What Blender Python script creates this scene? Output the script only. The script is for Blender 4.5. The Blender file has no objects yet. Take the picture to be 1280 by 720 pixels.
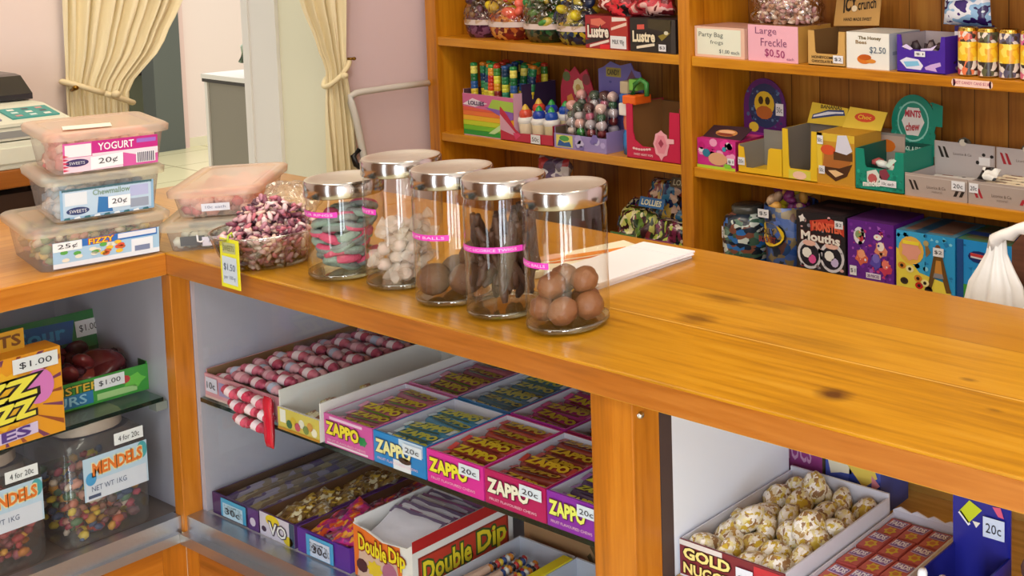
import bpy, bmesh, math, random
from mathutils import Vector, Matrix, noise
# Sweet shop counter. Units are metres; z = 0 is the top of the counter, the floor is at z = -0.95.
# x runs along the long counter (away from the inner corner), y runs back towards the wall shelves.
random.seed(7)
SC = bpy.context.scene
SC.cycles.transparent_max_bounces = 48
COL = SC.collection
PI = math.pi
FLOOR = -0.95

# ------------------------------------------------------------------ materials
def lin(h):
    if isinstance(h, tuple): return h
    h = h.lstrip('#'); out = []
    for i in (0, 2, 4):
        c = int(h[i:i+2], 16) / 255
        out.append(c / 12.92 if c <= .04045 else ((c + .055) / 1.055) ** 2.4)
    return (*out, 1)

_M = {}
def mat(name, color='#ffffff', rough=.5, metal=0., coat=0., spec=.5, bump=0., bscale=60, emit=None, sss=0):
    if name in _M: return _M[name]
    m = bpy.data.materials.new(name); m.use_nodes = True; _M[name] = m
    n = m.node_tree.nodes; b = n['Principled BSDF']
    b.inputs['Base Color'].default_value = lin(color)
    b.inputs['Roughness'].default_value = rough
    b.inputs['Metallic'].default_value = metal
    b.inputs['Coat Weight'].default_value = coat
    b.inputs['Specular IOR Level'].default_value = spec
    if bump:
        L = m.node_tree.links
        tc = n.new('ShaderNodeTexCoord'); nz = n.new('ShaderNodeTexNoise'); bp = n.new('ShaderNodeBump')
        nz.inputs['Scale'].default_value = bscale; nz.inputs['Detail'].default_value = 3
        bp.inputs['Strength'].default_value = bump; bp.inputs['Distance'].default_value = .01
        L.new(tc.outputs['Object'], nz.inputs['Vector']); L.new(nz.outputs['Fac'], bp.inputs['Height'])
        L.new(bp.outputs['Normal'], b.inputs['Normal'])
    return m

def C(h, rough=.45):
    return mat('card_' + h.lstrip('#') + ('' if rough == .45 else '_%d' % (rough*100)), h, rough)

def ramp(n, stops, mode='LINEAR'):
    r = n.new('ShaderNodeValToRGB'); r.color_ramp.interpolation = mode
    e = r.color_ramp.elements
    while len(e) < len(stops): e.new(.5)
    for i, (p, c) in enumerate(stops):
        e[i].position = p; e[i].color = lin(c)
    return r

def printed(name, colors, scale=60, rough=.35, stretch=(1, 1, 1), metal=0, detail='VORONOI'):
    """busy printed wrapping: cells of a few flat colours"""
    if name in _M: return _M[name]
    m = bpy.data.materials.new(name); m.use_nodes = True; _M[name] = m
    n = m.node_tree.nodes; L = m.node_tree.links; b = n['Principled BSDF']
    tc = n.new('ShaderNodeTexCoord'); mp = n.new('ShaderNodeMapping'); mp.inputs['Scale'].default_value = stretch
    L.new(tc.outputs['Object'], mp.inputs['Vector'])
    if detail == 'VORONOI':
        nz = n.new('ShaderNodeTexNoise'); nz.inputs['Scale'].default_value = scale*.6
        mx = n.new('ShaderNodeMix'); mx.data_type = 'VECTOR'; mx.inputs['Factor'].default_value = .02
        L.new(mp.outputs[0], nz.inputs['Vector']); L.new(mp.outputs[0], mx.inputs[4]); L.new(nz.outputs['Color'], mx.inputs[5])
        v = n.new('ShaderNodeTexVoronoi'); v.inputs['Scale'].default_value = scale
        L.new(mx.outputs[1], v.inputs['Vector'])
        sp = n.new('ShaderNodeSeparateColor'); L.new(v.outputs['Color'], sp.inputs[0]); src = sp.outputs[0]
    else:
        v = n.new('ShaderNodeTexNoise'); v.inputs['Scale'].default_value = scale; v.inputs['Detail'].default_value = 2
        L.new(mp.outputs[0], v.inputs['Vector'])
        mr = n.new('ShaderNodeMapRange'); mr.inputs[1].default_value = .28; mr.inputs[2].default_value = .72
        L.new(v.outputs['Fac'], mr.inputs[0]); src = mr.outputs[0]
    k = len(colors)
    r = ramp(n, [(i / k, c) for i, c in enumerate(colors)], 'CONSTANT')
    L.new(src, r.inputs[0]); L.new(r.outputs[0], b.inputs['Base Color'])
    b.inputs['Roughness'].default_value = rough; b.inputs['Metallic'].default_value = metal
    return m

def wood(name, light, mid, dark, axis='X', rough=.35, scale=9, coat=.0, boards=None, knots=(), seams=(), spec=.5):
    if name in _M: return _M[name]
    m = bpy.data.materials.new(name); m.use_nodes = True; _M[name] = m
    n = m.node_tree.nodes; L = m.node_tree.links; b = n['Principled BSDF']
    tc = n.new('ShaderNodeTexCoord'); mp = n.new('ShaderNodeMapping')
    s = {'X': (.09, 1.6, 1.6), 'Y': (1.6, .09, 1.6), 'Z': (1.6, 1.6, .09)}[axis]
    mp.inputs['Scale'].default_value = s
    L.new(tc.outputs['Object'], mp.inputs['Vector'])
    vec = mp.outputs[0]
    sx = n.new('ShaderNodeSeparateXYZ'); L.new(tc.outputs['Object'], sx.inputs[0])
    def math_(op, a, bb=None):
        q = n.new('ShaderNodeMath'); q.operation = op
        for i, x in enumerate((a, bb)):
            if x is None: continue
            if isinstance(x, (int, float)): q.inputs[i].default_value = x
            else: L.new(x, q.inputs[i])
        return q.outputs[0]
    tint = None
    if boards:
        ax, wd = boards
        q = math_('DIVIDE', sx.outputs[ax], wd)
        fl = math_('FLOOR', q); wn = n.new('ShaderNodeTexWhiteNoise'); wn.noise_dimensions = '1D'; L.new(fl, wn.inputs['W'])
        tint = wn.outputs['Value']; fr = math_('FRACT', q)
        edge = math_('LESS_THAN', fr, .035)
        ad = n.new('ShaderNodeVectorMath'); ad.operation = 'ADD'; cb = n.new('ShaderNodeCombineXYZ')
        L.new(math_('MULTIPLY', tint, 3.), cb.inputs[2 if axis == 'Z' else 0]); L.new(vec, ad.inputs[0]); L.new(cb.outputs[0], ad.inputs[1]); vec = ad.outputs[0]
    nz = n.new('ShaderNodeTexNoise'); nz.inputs['Scale'].default_value = scale; nz.inputs['Detail'].default_value = 5; nz.inputs['Distortion'].default_value = .6
    L.new(vec, nz.inputs['Vector'])
    n2 = n.new('ShaderNodeTexNoise'); n2.inputs['Scale'].default_value = scale*9; n2.inputs['Detail'].default_value = 3
    L.new(vec, n2.inputs['Vector'])
    f = math_('ADD', math_('MULTIPLY', nz.outputs['Fac'], .6), math_('MULTIPLY', n2.outputs['Fac'], .4))
    r = ramp(n, [(.33, dark), (.48, mid), (.66, light)]); L.new(f, r.inputs[0])
    col = r.outputs[0]
    def mixcol(fac, c1, c2, mode='MIX'):
        q = n.new('ShaderNodeMix'); q.data_type = 'RGBA'; q.blend_type = mode
        for i, x in ((0, fac), (6, c1), (7, c2)):
            if isinstance(x, (int, float)): q.inputs[i].default_value = x
            elif isinstance(x, (str, tuple)): q.inputs[i].default_value = lin(x)
            else: L.new(x, q.inputs[i])
        return q.outputs[2]
    if boards:
        col = mixcol(math_('MULTIPLY', tint, .45), col, dark)
        col = mixcol(math_('MULTIPLY', edge, .7), col, '#3a2206')
    for (ax, pos, wdt, c, k) in seams:           # thin joints between planks, a painted highlight line, tone of each plank
        if wdt < .01:
            e = math_('LESS_THAN', math_('ABSOLUTE', math_('SUBTRACT', sx.outputs[ax], pos)), wdt)
        else:
            e = math_('GREATER_THAN', math_('SUBTRACT', sx.outputs[ax], pos), 0.)
        col = mixcol(math_('MULTIPLY', e, k), col, c)
    for (kx, ky, rx, ry, k) in knots:
        vs = n.new('ShaderNodeVectorMath'); vs.operation = 'SUBTRACT'; L.new(tc.outputs['Object'], vs.inputs[0]); vs.inputs[1].default_value = (kx, ky, 0)
        vm = n.new('ShaderNodeVectorMath'); vm.operation = 'MULTIPLY'; L.new(vs.outputs[0], vm.inputs[0]); vm.inputs[1].default_value = (1/rx, 1/ry, 0)
        ln = n.new('ShaderNodeVectorMath'); ln.operation = 'LENGTH'; L.new(vm.outputs[0], ln.inputs[0])
        dd = math_('ADD', ln.outputs['Value'], math_('MULTIPLY', math_('SUBTRACT', n2.outputs['Fac'], .5), .9))
        mr = n.new('ShaderNodeMapRange'); mr.inputs[1].default_value = .35; mr.inputs[2].default_value = 1.25; mr.inputs[3].default_value = k; mr.inputs[4].default_value = 0
        L.new(dd, mr.inputs[0])
        col = mixcol(mr.outputs[0], col, '#54300f')
    L.new(col, b.inputs['Base Color'])
    b.inputs['Roughness'].default_value = rough; b.inputs['Coat Weight'].default_value = coat; b.inputs['Coat Roughness'].default_value = .12
    b.inputs['Specular IOR Level'].default_value = spec
    bp = n.new('ShaderNodeBump'); bp.inputs['Strength'].default_value = .06; bp.inputs['Distance'].default_value = .01
    L.new(f, bp.inputs['Height']); L.new(bp.outputs['Normal'], b.inputs['Normal'])
    return m

def clear(name, tint='#ffffff', refl=1., rough=.03, base=.0, ior=1.45, film=0.):
    """thin clear glass / plastic / cellophane: see-through straight on, mirror-like at grazing angles"""
    if name in _M: return _M[name]
    m = bpy.data.materials.new(name); m.use_nodes = True; _M[name] = m
    n = m.node_tree.nodes; L = m.node_tree.links
    n.remove(n['Principled BSDF']); out = n['Material Output']
    tr = n.new('ShaderNodeBsdfTransparent'); tr.inputs[0].default_value = lin(tint)
    gl = n.new('ShaderNodeBsdfGlossy'); gl.inputs['Roughness'].default_value = rough
    fr = n.new('ShaderNodeLayerWeight'); fr.inputs[0].default_value = .5
    po = n.new('ShaderNodeMath'); po.operation = 'POWER'; po.inputs[1].default_value = 4.; L.new(fr.outputs['Facing'], po.inputs[0])
    ma = n.new('ShaderNodeMath'); ma.operation = 'MULTIPLY_ADD'; ma.inputs[1].default_value = min(.95, .8*refl); ma.inputs[2].default_value = base + .035*refl; ma.use_clamp = True
    L.new(po.outputs[0], ma.inputs[0])
    mx = n.new('ShaderNodeMixShader'); L.new(ma.outputs[0], mx.inputs[0]); L.new(tr.outputs[0], mx.inputs[1]); L.new(gl.outputs[0], mx.inputs[2])
    last = mx.outputs[0]
    if film:                                       # milky plastic: part of the light scatters
        df = n.new('ShaderNodeBsdfDiffuse'); df.inputs[0].default_value = lin(tint)
        m2 = n.new('ShaderNodeMixShader'); m2.inputs[0].default_value = film
        L.new(last, m2.inputs[1]); L.new(df.outputs[0], m2.inputs[2]); last = m2.outputs[0]
    if rough < .2 and name.startswith('cello'):    # crinkles
        tc = n.new('ShaderNodeTexCoord'); nz = n.new('ShaderNodeTexVoronoi'); bp = n.new('ShaderNodeBump')
        nz.inputs['Scale'].default_value = 70; bp.inputs['Strength'].default_value = .8; bp.inputs['Distance'].default_value = .01
        L.new(tc.outputs['Object'], nz.inputs['Vector']); L.new(nz.outputs['Distance'], bp.inputs['Height'])
        L.new(bp.outputs['Normal'], gl.inputs['Normal']); L.new(bp.outputs['Normal'], fr.inputs['Normal'])
    L.new(last, out.inputs[0])
    return m

# ------------------------------------------------------------------ lettering
_T = {}
def glyphs(s, off):
    if (s, off) in _T: return _T[(s, off)]
    cu = bpy.data.curves.new('lettering', 'FONT'); cu.body = s; cu.offset = off; cu.resolution_u = 2
    o = bpy.data.objects.new('lettering', cu); COL.objects.link(o)
    dg = bpy.context.evaluated_depsgraph_get(); ev = o.evaluated_get(dg); me = ev.to_mesh()
    v = [(p.co.x, p.co.y) for p in me.vertices]; f = [tuple(p.vertices) for p in me.polygons]
    ev.to_mesh_clear(); bpy.data.objects.remove(o); bpy.data.curves.remove(cu)
    _T[(s, off)] = (v, f); return v, f

class Face:
    """a flat face of a box: origin at its lower left corner as one looks at it, u to the right, v up; w, h its size"""
    def __init__(s, o, u, v, w, h):
        s.o, s.u, s.v = Vector(o), Vector(u).normalized(), Vector(v).normalized(); s.w, s.h = w, h; s.n = s.u.cross(s.v)
    def p(s, x, y, l=0): return s.o + s.u*(x*s.w) + s.v*(y*s.h) + s.n*(l*.0004)
def front(w, h, y=0, x=0, z=0): return Face((x, y, z), (1, 0, 0), (0, 0, 1), w, h)
def right(w, d, h, y=0, z=0): return Face((w, y, z), (0, 1, 0), (0, 0, 1), d, h)
def top(w, d, h, x=0, y=0): return Face((x, y, h), (1, 0, 0), (0, 1, 0), w, d)

class MB:
    def __init__(s): s.v = []; s.f = []; s.fm = []; s.fs = []; s.mats = []
    def mi(s, m):
        if m not in s.mats: s.mats.append(m)
        return s.mats.index(m)
    def add(s, vs, fs, m, smooth=False, M=None):
        k = len(s.v); i = s.mi(m)
        for p in vs: s.v.append(M @ Vector(p) if M else Vector(p))
        for f in fs: s.f.append([k + a for a in f]); s.fm.append(i); s.fs.append(smooth)
        return s
    def box(s, x0, x1, y0, y1, z0, z1, m, M=None, b=0):
        if b:
            bm = bmesh.new(); bmesh.ops.create_cube(bm, size=1)
            bmesh.ops.transform(bm, matrix=Matrix.Translation(((x0+x1)/2, (y0+y1)/2, (z0+z1)/2)) @ Matrix.Diagonal((x1-x0, y1-y0, z1-z0, 1)), verts=bm.verts)
            bmesh.ops.bevel(bm, geom=bm.edges[:], offset=b, segments=2, affect='EDGES', profile=.6)
            bm.verts.index_update(); s.add([p.co.copy() for p in bm.verts], [[q.index for q in f.verts] for f in bm.faces], m, False, M); bm.free(); return s
        V = [(x0,y0,z0),(x1,y0,z0),(x1,y1,z0),(x0,y1,z0),(x0,y0,z1),(x1,y0,z1),(x1,y1,z1),(x0,y1,z1)]
        return s.add(V, [(0,3,2,1),(4,5,6,7),(0,1,5,4),(1,2,6,5),(2,3,7,6),(3,0,4,7)], m, False, M)
    def prism(s, pts, F, m, depth=.002):
        """outline on a face, given real thickness (pts as fractions of the face)"""
        a = [F.p(x, y) for x, y in pts]; b = [q - F.n*depth for q in a]; k = len(a)
        fs = [list(range(k)), list(range(2*k-1, k-1, -1))] + [[i, k+i, k+(i+1) % k, (i+1) % k] for i in range(k)]
        return s.add(a + b, fs, m)
    def rect(s, F, x0, y0, x1, y1, m, l=1):
        return s.add([F.p(x0,y0,l), F.p(x1,y0,l), F.p(x1,y1,l), F.p(x0,y1,l)], [(0,1,2,3)], m)
    def poly(s, F, pts, m, l=1):
        return s.add([F.p(x, y, l) for x, y in pts], [list(range(len(pts)))], m)
    def disc(s, F, cx, cy, rx, ry, m, l=1, k=20, star=0., rot=0):
        pts = []
        for i in range(k):
            a = 2*PI*i/k + rot; q = 1 - star*(i % 2)
            pts.append((cx + rx*q*math.cos(a), cy + ry*q*math.sin(a)))
        return s.poly(F, pts, m, l)
    def text(s, F, t, x0, y0, x1, y1, m, l=2, out=None, off=.015, slant=0., og=.07):
        v, f = glyphs(t, off)
        xs = [p[0] for p in v]; ys = [p[1] for p in v]; a0, a1, b0, b1 = min(xs), max(xs), min(ys), max(ys)
        jobs = ([(glyphs(t, off + og), out, l)] if out else []) + [((v, f), m, l + 1)]
        for (vv, ff), mm, ll in jobs:
            P = []
            for p in vv:
                fx = (p[0]-a0)/(a1-a0); fy = (p[1]-b0)/(b1-b0)
                P.append(F.p(x0 + fx*(x1-x0), y0 + fy*(y1-y0) + slant*fx, ll))
            s.add(P, ff, mm)
        return s
    def lathe(s, prof, m, seg=28, M=None, smooth=True, cap0=False, cap1=False):
        V = []; Fs = []; n = len(prof)
        for r, z in prof:
            for i in range(seg):
                a = 2*PI*i/seg; V.append((r*math.cos(a), r*math.sin(a), z))
        for j in range(n-1):
            for i in range(seg):
                Fs.append((j*seg+i, j*seg+(i+1) % seg, (j+1)*seg+(i+1) % seg, (j+1)*seg+i))
        s.add(V, Fs, m, smooth, M)
        if cap0: s.add([V[i] for i in range(seg)], [list(range(seg))[::-1]], m, False, M)
        if cap1: s.add([V[(n-1)*seg+i] for i in range(seg)], [list(range(seg))], m, False, M)
        return s
    def cyl(s, c, r, h, m, seg=16, M=None, r2=None):
        T = Matrix.Translation(c)
        if M: T = M @ T
        return s.lathe([(r, 0), (r if r2 is None else r2, h)], m, seg, T, True, True, True)
    def tube(s, pts, r, m, seg=8, rad=None):
        pts = [Vector(p) for p in pts]; V = []; Fs = []; up = Vector((0, 0, 1)); n = len(pts)
        for i, p in enumerate(pts):
            t = (pts[min(i+1, n-1)] - pts[max(i-1, 0)]).normalized()
            a = t.cross(up if abs(t.z) < .9 else Vector((1, 0, 0))).normalized(); b = t.cross(a)
            rr = rad[i] if rad else r
            for k in range(seg):
                q = 2*PI*k/seg; V.append(p + a*(rr*math.cos(q)) + b*(rr*math.sin(q)))
        for j in range(n-1):
            for i in range(seg): Fs.append((j*seg+i, (j+1)*seg+i, (j+1)*seg+(i+1) % seg, j*seg+(i+1) % seg))
        Fs.append(list(range(seg))); Fs.append(list(range((n-1)*seg, n*seg))[::-1])
        return s.add(V, Fs, m, True)
    def ball(s, c, r, m, sub=2, nz=0., M=None, seed=0., sc=(1, 1, 1)):
        bm = bmesh.new(); bmesh.ops.create_icosphere(bm, subdivisions=sub, radius=1)
        bm.verts.index_update(); V = []
        for p in bm.verts:
            q = p.co.copy(); k = 1 + nz*noise.noise(q*2.1 + Vector((seed, seed*.7, 0)))
            V.append((q.x*r*k*sc[0], q.y*r*k*sc[1], q.z*r*k*sc[2]))
        T = Matrix.Translation(c)
        if M: T = T @ M
        s.add(V, [[q.index for q in f.verts] for f in bm.faces], m, True, T); bm.free(); return s
    def torus(s, R, r, m, M=None, a=20, b=8):
        V = []; Fs = []
        for i in range(a):
            t = 2*PI*i/a
            for j in range(b):
                q = 2*PI*j/b; V.append(((R+r*math.cos(q))*math.cos(t), (R+r*math.cos(q))*math.sin(t), r*math.sin(q)))
        for i in range(a):
            for j in range(b): Fs.append((i*b+j, ((i+1) % a)*b+j, ((i+1) % a)*b+(j+1) % b, i*b+(j+1) % b))
        return s.add(V, Fs, m, True, M)
    def pillow(s, w, h, t, m, seed=0, crump=.12, M=None, pinch=.9, nx=14, nz=14, bm_=None):
        """a filled film packet: flat sealed ends, bulging middle, crumpled skin"""
        for side in (-1, 1):
            V = []; Fs = []
            for j in range(nz+1):
                for i in range(nx+1):
                    u, q = i/nx, j/nz
                    k = (max(0, 1-(2*u-1)**4) ** .5) * (max(0, 1-(2*q-1)**6) ** .6)
                    d = noise.noise(Vector((u*4+seed, q*4, seed*1.3 + side)))*crump
                    V.append(((u-.5)*w*(1-.08*math.sin(q*PI)*pinch), side*t/2*k*(1+d*2), q*h + d*h*.05))
            for j in range(nz):
                for i in range(nx):
                    a = j*(nx+1)+i; f = (a, a+1, a+nx+2, a+nx+1); Fs.append(f if side < 0 else f[::-1])
            s.add(V, Fs, m, True, M)
        return s
    def build(s, name, parent=None, loc=None, rz=0, mods=()):
        me = bpy.data.meshes.new(name); me.from_pydata([tuple(p) for p in s.v], [], s.f)
        for m in s.mats: me.materials.append(m)
        me.polygons.foreach_set('material_index', s.fm); me.polygons.foreach_set('use_smooth', s.fs); me.update()
        o = bpy.data.objects.new(name, me); COL.objects.link(o)
        if parent: o.parent = parent
        if loc: o.location = loc
        if rz: o.rotation_euler[2] = rz
        return o

def tag(o, label=None, cat=None, group=None, kind=None):
    if label: o['label'] = label
    if cat: o['category'] = cat
    if group: o['group'] = group
    if kind: o['kind'] = kind
    return o
def thing(name, label, cat, loc=(0, 0, 0), rz=0, group=None):
    o = bpy.data.objects.new(name, None); COL.objects.link(o); o.empty_display_size = .05
    o.location = loc; o.rotation_euler = (0, 0, rz); return tag(o, label, cat, group)
def solo(mb, name, label, cat, loc=(0, 0, 0), rz=0, group=None, kind=None):
    return tag(mb.build(name, None, loc, rz), label, cat, group, kind)
def struct(name, mb, label=None):
    o = mb.build(name); o['kind'] = 'structure'
    o['label'] = label or name.replace('_', ' ') + ' of the sweet shop'; return o
def dup(o, loc, rot=None, label=None, group=None):
    c = o.copy(); COL.objects.link(c); c.location = loc
    if rot is not None: c.rotation_euler = rot
    if label: c['label'] = label
    if group: c['group'] = group
    for ch in o.children:
        k = ch.copy(); COL.objects.link(k); k.parent = c
        for g in ch.children:
            q = g.copy(); COL.objects.link(q); q.parent = k
    return c
WHITE = C('#e9e9ec'); INK = C('#2a2a34')
def price(parent, F, x0, y0, x1, y1, t=None, label='white price sticker', paper=None, ink=None, l=6):
    """a price sticker stuck on a face"""
    mb = MB(); mb.rect(F, x0, y0, x1, y1, paper or WHITE, l)
    if t:
        w, h = x1-x0, y1-y0; mb.text(F, t, x0+w*.14, y0+h*.25, x1-w*.14, y1-h*.28, ink or INK, l+1, off=0.)
    o = mb.build('price_label', parent); o['label'] = label; return o
def shell(mb, w, d, h, out, inn, t=.0025, fh=None, bh=None, sh=None, bot=True, front_mat=None):
    """an open carton: four card walls and a bottom; fh/bh/sh heights of front, back and sides"""
    fh = h if fh is None else fh; bh = h if bh is None else bh; sh = h if sh is None else sh
    mb.box(0, w, 0, d, 0, t, out)
    mb.box(0, w, 0, t, t, fh, front_mat or out); mb.box(0, w, d-t, d, t, bh, out)
    mb.box(0, t, t, d-t, t, sh, out); mb.box(w-t, w, t, d-t, t, sh, out)
    e = .0004                                     # paler inside faces
    mb.add([(t+e,d-t-e,t),(w-t-e,d-t-e,t),(w-t-e,d-t-e,bh),(t+e,d-t-e,bh)], [(0,1,2,3)], inn)
    mb.add([(t+e,t,t),(t+e,d-t,t),(t+e,d-t,sh),(t+e,t,sh)], [(0,1,2,3)], inn)
    mb.add([(w-t-e,t,t),(w-t-e,d-t,t),(w-t-e,d-t,sh),(w-t-e,t,sh)], [(3,2,1,0)], inn)
    mb.add([(t,t+e,t),(w-t,t+e,t),(w-t,t+e,fh),(t,t+e,fh)], [(3,2,1,0)], inn)
    mb.add([(t,t,t+e),(w-t,t,t+e),(w-t,d-t,t+e),(t,d-t,t+e)], [(0,1,2,3)], inn)
    return mb
def heap(mb, x0, x1, y0, y1, z0, z1, n, r, mats, seed=1, flat=(1, 1, 1), sub=1, inside=None):
    """many small sweets lying in a container"""
    R = random.Random(seed)
    for i in range(n):
        for _ in range(30):
            p = (R.uniform(x0, x1), R.uniform(y0, y1), R.uniform(z0, z1))
            if inside is None or inside(*p): break
        M = Matrix.Rotation(R.uniform(0, 6), 4, (R.random()+.01, R.random(), R.random()))
        mb.ball(p, r*R.uniform(.8, 1.2), R.choice(mats), sub, 0, M, 0, flat)
    return mb
def ico_obj(mesh_src, loc, rot, label, cat, group):
    return dup(mesh_src, loc, rot, label, group)
# ------------------------------------------------------------------ shared materials
PINE = wood('counter_top_pine', '#cc982e', '#be8514', '#96620e', 'X', .28, 7, .3,
            seams=[(1, .165, .5, '#dba43a', .16), (1, .300, .5, '#a8690c', .5), (1, .1655, .0012, '#e8c06a', .55), (1, .300, .0012, '#84500f', .5), (1, .168, .0009, '#8a5a14', .5)],  # pale line along the front joint is a painted highlight
            knots=[(1.012, .192, .034, .020, .75), (.985, .278, .045, .013, .6), (1.347, .074, .026, .017, 1.), (1.463, .19, .014, .005, .6), (1.536, .128, .012, .004, .5), (1.22, .20, .10, .02, .3), (1.06, .29, .05, .01, .3)])
EDGE = wood('counter_edge_pine', '#bc762c', '#ab631b', '#864b0e', 'X', .33, 9, .25)
EDGE_Y = wood('counter_edge_pine_across', '#c98028', '#b66a14', '#90500c', 'Y', .33, 9, .25)
TOP_Y = wood('counter_top_pine_across', '#dfa040', '#cc8620', '#ab660f', 'Y', .3, 8, .3)
POST = wood('post_pine', '#ce8424', '#bc7016', '#9a590b', 'Z', .35, 9, .2)
PANELW = wood('base_panel_pine', '#a35a18', '#8a480f', '#6c3608', 'Z', .4, 8, .15)
SHELFW = wood('shelf_pine', '#dc9a1e', '#cb8410', '#a9660a', 'X', .35, 8, .2)
UPRIGHT = wood('upright_pine', '#d8921e', '#c67c10', '#a55f0a', 'Z', .35, 8, .2)
BOARD = wood('lining_board_pine', '#cf9038', '#b67426', '#875018', 'Z', .5, 7, 0, boards=(0, .098))
WPANEL = mat('white_melamine', '#e2e9f6', .4)
LILAC = mat('lilac_white_panel', '#b4b1bf', .5)
ALU = mat('brushed_aluminium', '#b9bcc2', .32, .9, bump=.05, bscale=200)
STEELTOP = mat('brushed_steel_top', '#cbc7bf', .42, .9)
STEEL = mat('brushed_steel', '#bdbab6', .16, 1.)
SCREWM = mat('screw_metal', '#d8d8d4', .25, 1.)
PANE = clear('window_pane', '#f6faf9', .35, .02)
SHELFGLASS = clear('shelf_glass', '#e2efe9', .6, .02)
GLASSEDGE = mat('glass_edge_green', '#16261f', .15)
PINKW = mat('pink_wall_paint', '#eddcd4', .8, bump=.02, bscale=30)
MAUVE = mat('mauve_wall_paint', '#e4cccf', .8, bump=.02, bscale=30)
CREAM = mat('cream_wall_paint', '#ebe8cf', .8)
WHITEP = mat('white_wall_paint', '#efece8', .75)

# ------------------------------------------------------------------ the setting
fl = MB(); tl = wood  # tiled floor
def tiles():
    m = bpy.data.materials.new('cream_floor_tiles'); m.use_nodes = True; n = m.node_tree.nodes; L = m.node_tree.links
    b = n['Principled BSDF']; tc = n.new('ShaderNodeTexCoord'); br = n.new('ShaderNodeTexBrick')
    br.offset = 0; br.inputs['Color1'].default_value = lin('#e6dfb4'); br.inputs['Color2'].default_value = lin('#dfd8ac'); br.inputs['Mortar'].default_value = lin('#b5ad88')
    br.inputs['Scale'].default_value = 1; br.inputs['Mortar Size'].default_value = .006; br.inputs['Brick Width'].default_value = .45; br.inputs['Row Height'].default_value = .45
    L.new(tc.outputs['Object'], br.inputs['Vector']); L.new(br.outputs['Color'], b.inputs['Base Color']); b.inputs['Roughness'].default_value = .25
    return m
fl.box(-9, 5, -4.2, 6, FLOOR-.05, FLOOR, tiles()); struct('floor', fl, 'cream tiled floor of the shop and the room behind')
CEIL = 1.75
ce = MB(); ce.box(-1.2, 4.2, -2.45, 1.6, CEIL, CEIL+.05, WHITEP); struct('ceiling', ce, 'white ceiling of the shop')
wl = MB()                                           # wall with the curtained opening
wl.box(-1.3, -1.2, -2.45, .40, FLOOR, CEIL, PINKW); wl.box(-1.3, -1.2, 1.0, 1.6, FLOOR, CEIL, MAUVE)
wl.box(-1.3, -1.2, .40, 1.0, 1.15, CEIL, PINKW); struct('wall_left', wl, 'pink wall with curtained doorway left of the shelves')
wb = MB(); wb.box(-1.3, 4.2, 1.5, 1.6, FLOOR, CEIL, MAUVE); struct('wall_back', wb, 'mauve wall behind the wooden shelves')
wf = MB(); WOODW = mat('dark_shop_wall', '#8d6a52', .8); y0 = -2.45
for a, e, z0, z1 in ((-1.3, .70, FLOOR, CEIL), (1.0, 2.65, FLOOR, CEIL), (3.2, 3.5, FLOOR, CEIL), (4.1, 4.2, FLOOR, CEIL), (.70, 1.0, 1.25, CEIL), (2.65, 3.2, 1.25, CEIL), (3.5, 4.1, 1.25, CEIL)):
    wf.box(a, e, y0-.1, y0, z0, z1, WOODW)
struct('wall_front', wf, 'shop front wall with three tall glazed doors opposite the counter')
wr = MB(); wr.box(4.2, 4.3, -2.45, 1.6, FLOOR, CEIL, PINKW); struct('wall_right', wr, 'pink wall at the right end of the shop')
pw = MB(); pw.box(-1.64, -1.3, 1.0, 1.08, FLOOR, CEIL, CREAM)
pw.box(-1.3, -1.2, .993, .9995, FLOOR, 1.15, CREAM); struct('wall_partition', pw, 'cream wall stub just inside the doorway')
dr = MB(); dr.box(-1.66, -1.625, .985, 1.095, FLOOR, 1.15, WHITEP); dr.box(-1.625, -1.485, .99, 1.0, FLOOR, 1.15, WHITEP)
struct('trim_1', dr, 'white casing on the end of the wall inside the doorway')
fw = MB(); fw.box(-6.6, -6.5, 3.04, 6, FLOOR, 1.8, PINKW); fw.box(-6.6, -6.5, -1, 2.66, FLOOR, 1.8, PINKW); fw.box(-6.6, -6.5, 2.66, 3.04, .9, 1.8, PINKW)
struct('wall_far', fw, 'pale pink wall of the room behind')
bb = MB(); bb.box(-6.5, -6.48, 3.04, 6, FLOOR, FLOOR+.06, mat('cream_gloss', '#e6dfc2', .4)); struct('baseboard_far', bb, 'cream skirting board along the far pink wall')
df = MB(); g = mat('dark_grey_green_paint', '#5b605a', .5); df.box(-6.6, -6.44, 2.88, 3.04, FLOOR, .9, g); df.box(-6.6, -6.44, 2.62, 2.68, FLOOR, .9, g); df.box(-6.6, -6.44, 2.62, 3.04, .9, .96, g)
struct('door_1', df, 'dark grey door frame in the far wall')
tr = MB(); tr.box(-6.5, -6.46, 3.04, 3.075, FLOOR, .96, mat('pink_gloss', '#e4c6bd', .4)); struct('trim_2', tr, 'narrow pink strip beside the grey door frame')

# things in the room behind
t = thing('display_fridge', 'green glass display cabinet seen through the far doorway', 'cabinet', (-7.6, 2.9, FLOOR))
b = MB(); b.box(-.25, .25, -.35, .5, 0, 1.6, mat('fridge_grey', '#6f7866', .5), b=.01); b.build('body', t)
b = MB(); b.box(.25, .27, -.3, .45, .5, 1.5, mat('pale_green_glass', '#a5b08e', .15)); b.build('glass_door', t)
b = MB()
for z in (.42, .85, 1.15): b.box(.27, .285, -.33, .48, z, z+.035, mat('black_plastic', '#17181a', .4))
b.build('shelf_strip', t)
t = thing('office_counter', 'grey counter with white top and black edge in the room behind', 'counter', (-2.944, 1.5, FLOOR))
b = MB(); b.box(0, 1.1, 0, .55, 0, .868, mat('taupe_laminate', '#8d887c', .5)); b.build('body', t)
b = MB(); b.box(-.012, 1.11, -.012, .56, .868, .882, mat('black_edge', '#18181a', .4)); b.build('edge_strip', t)
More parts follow.
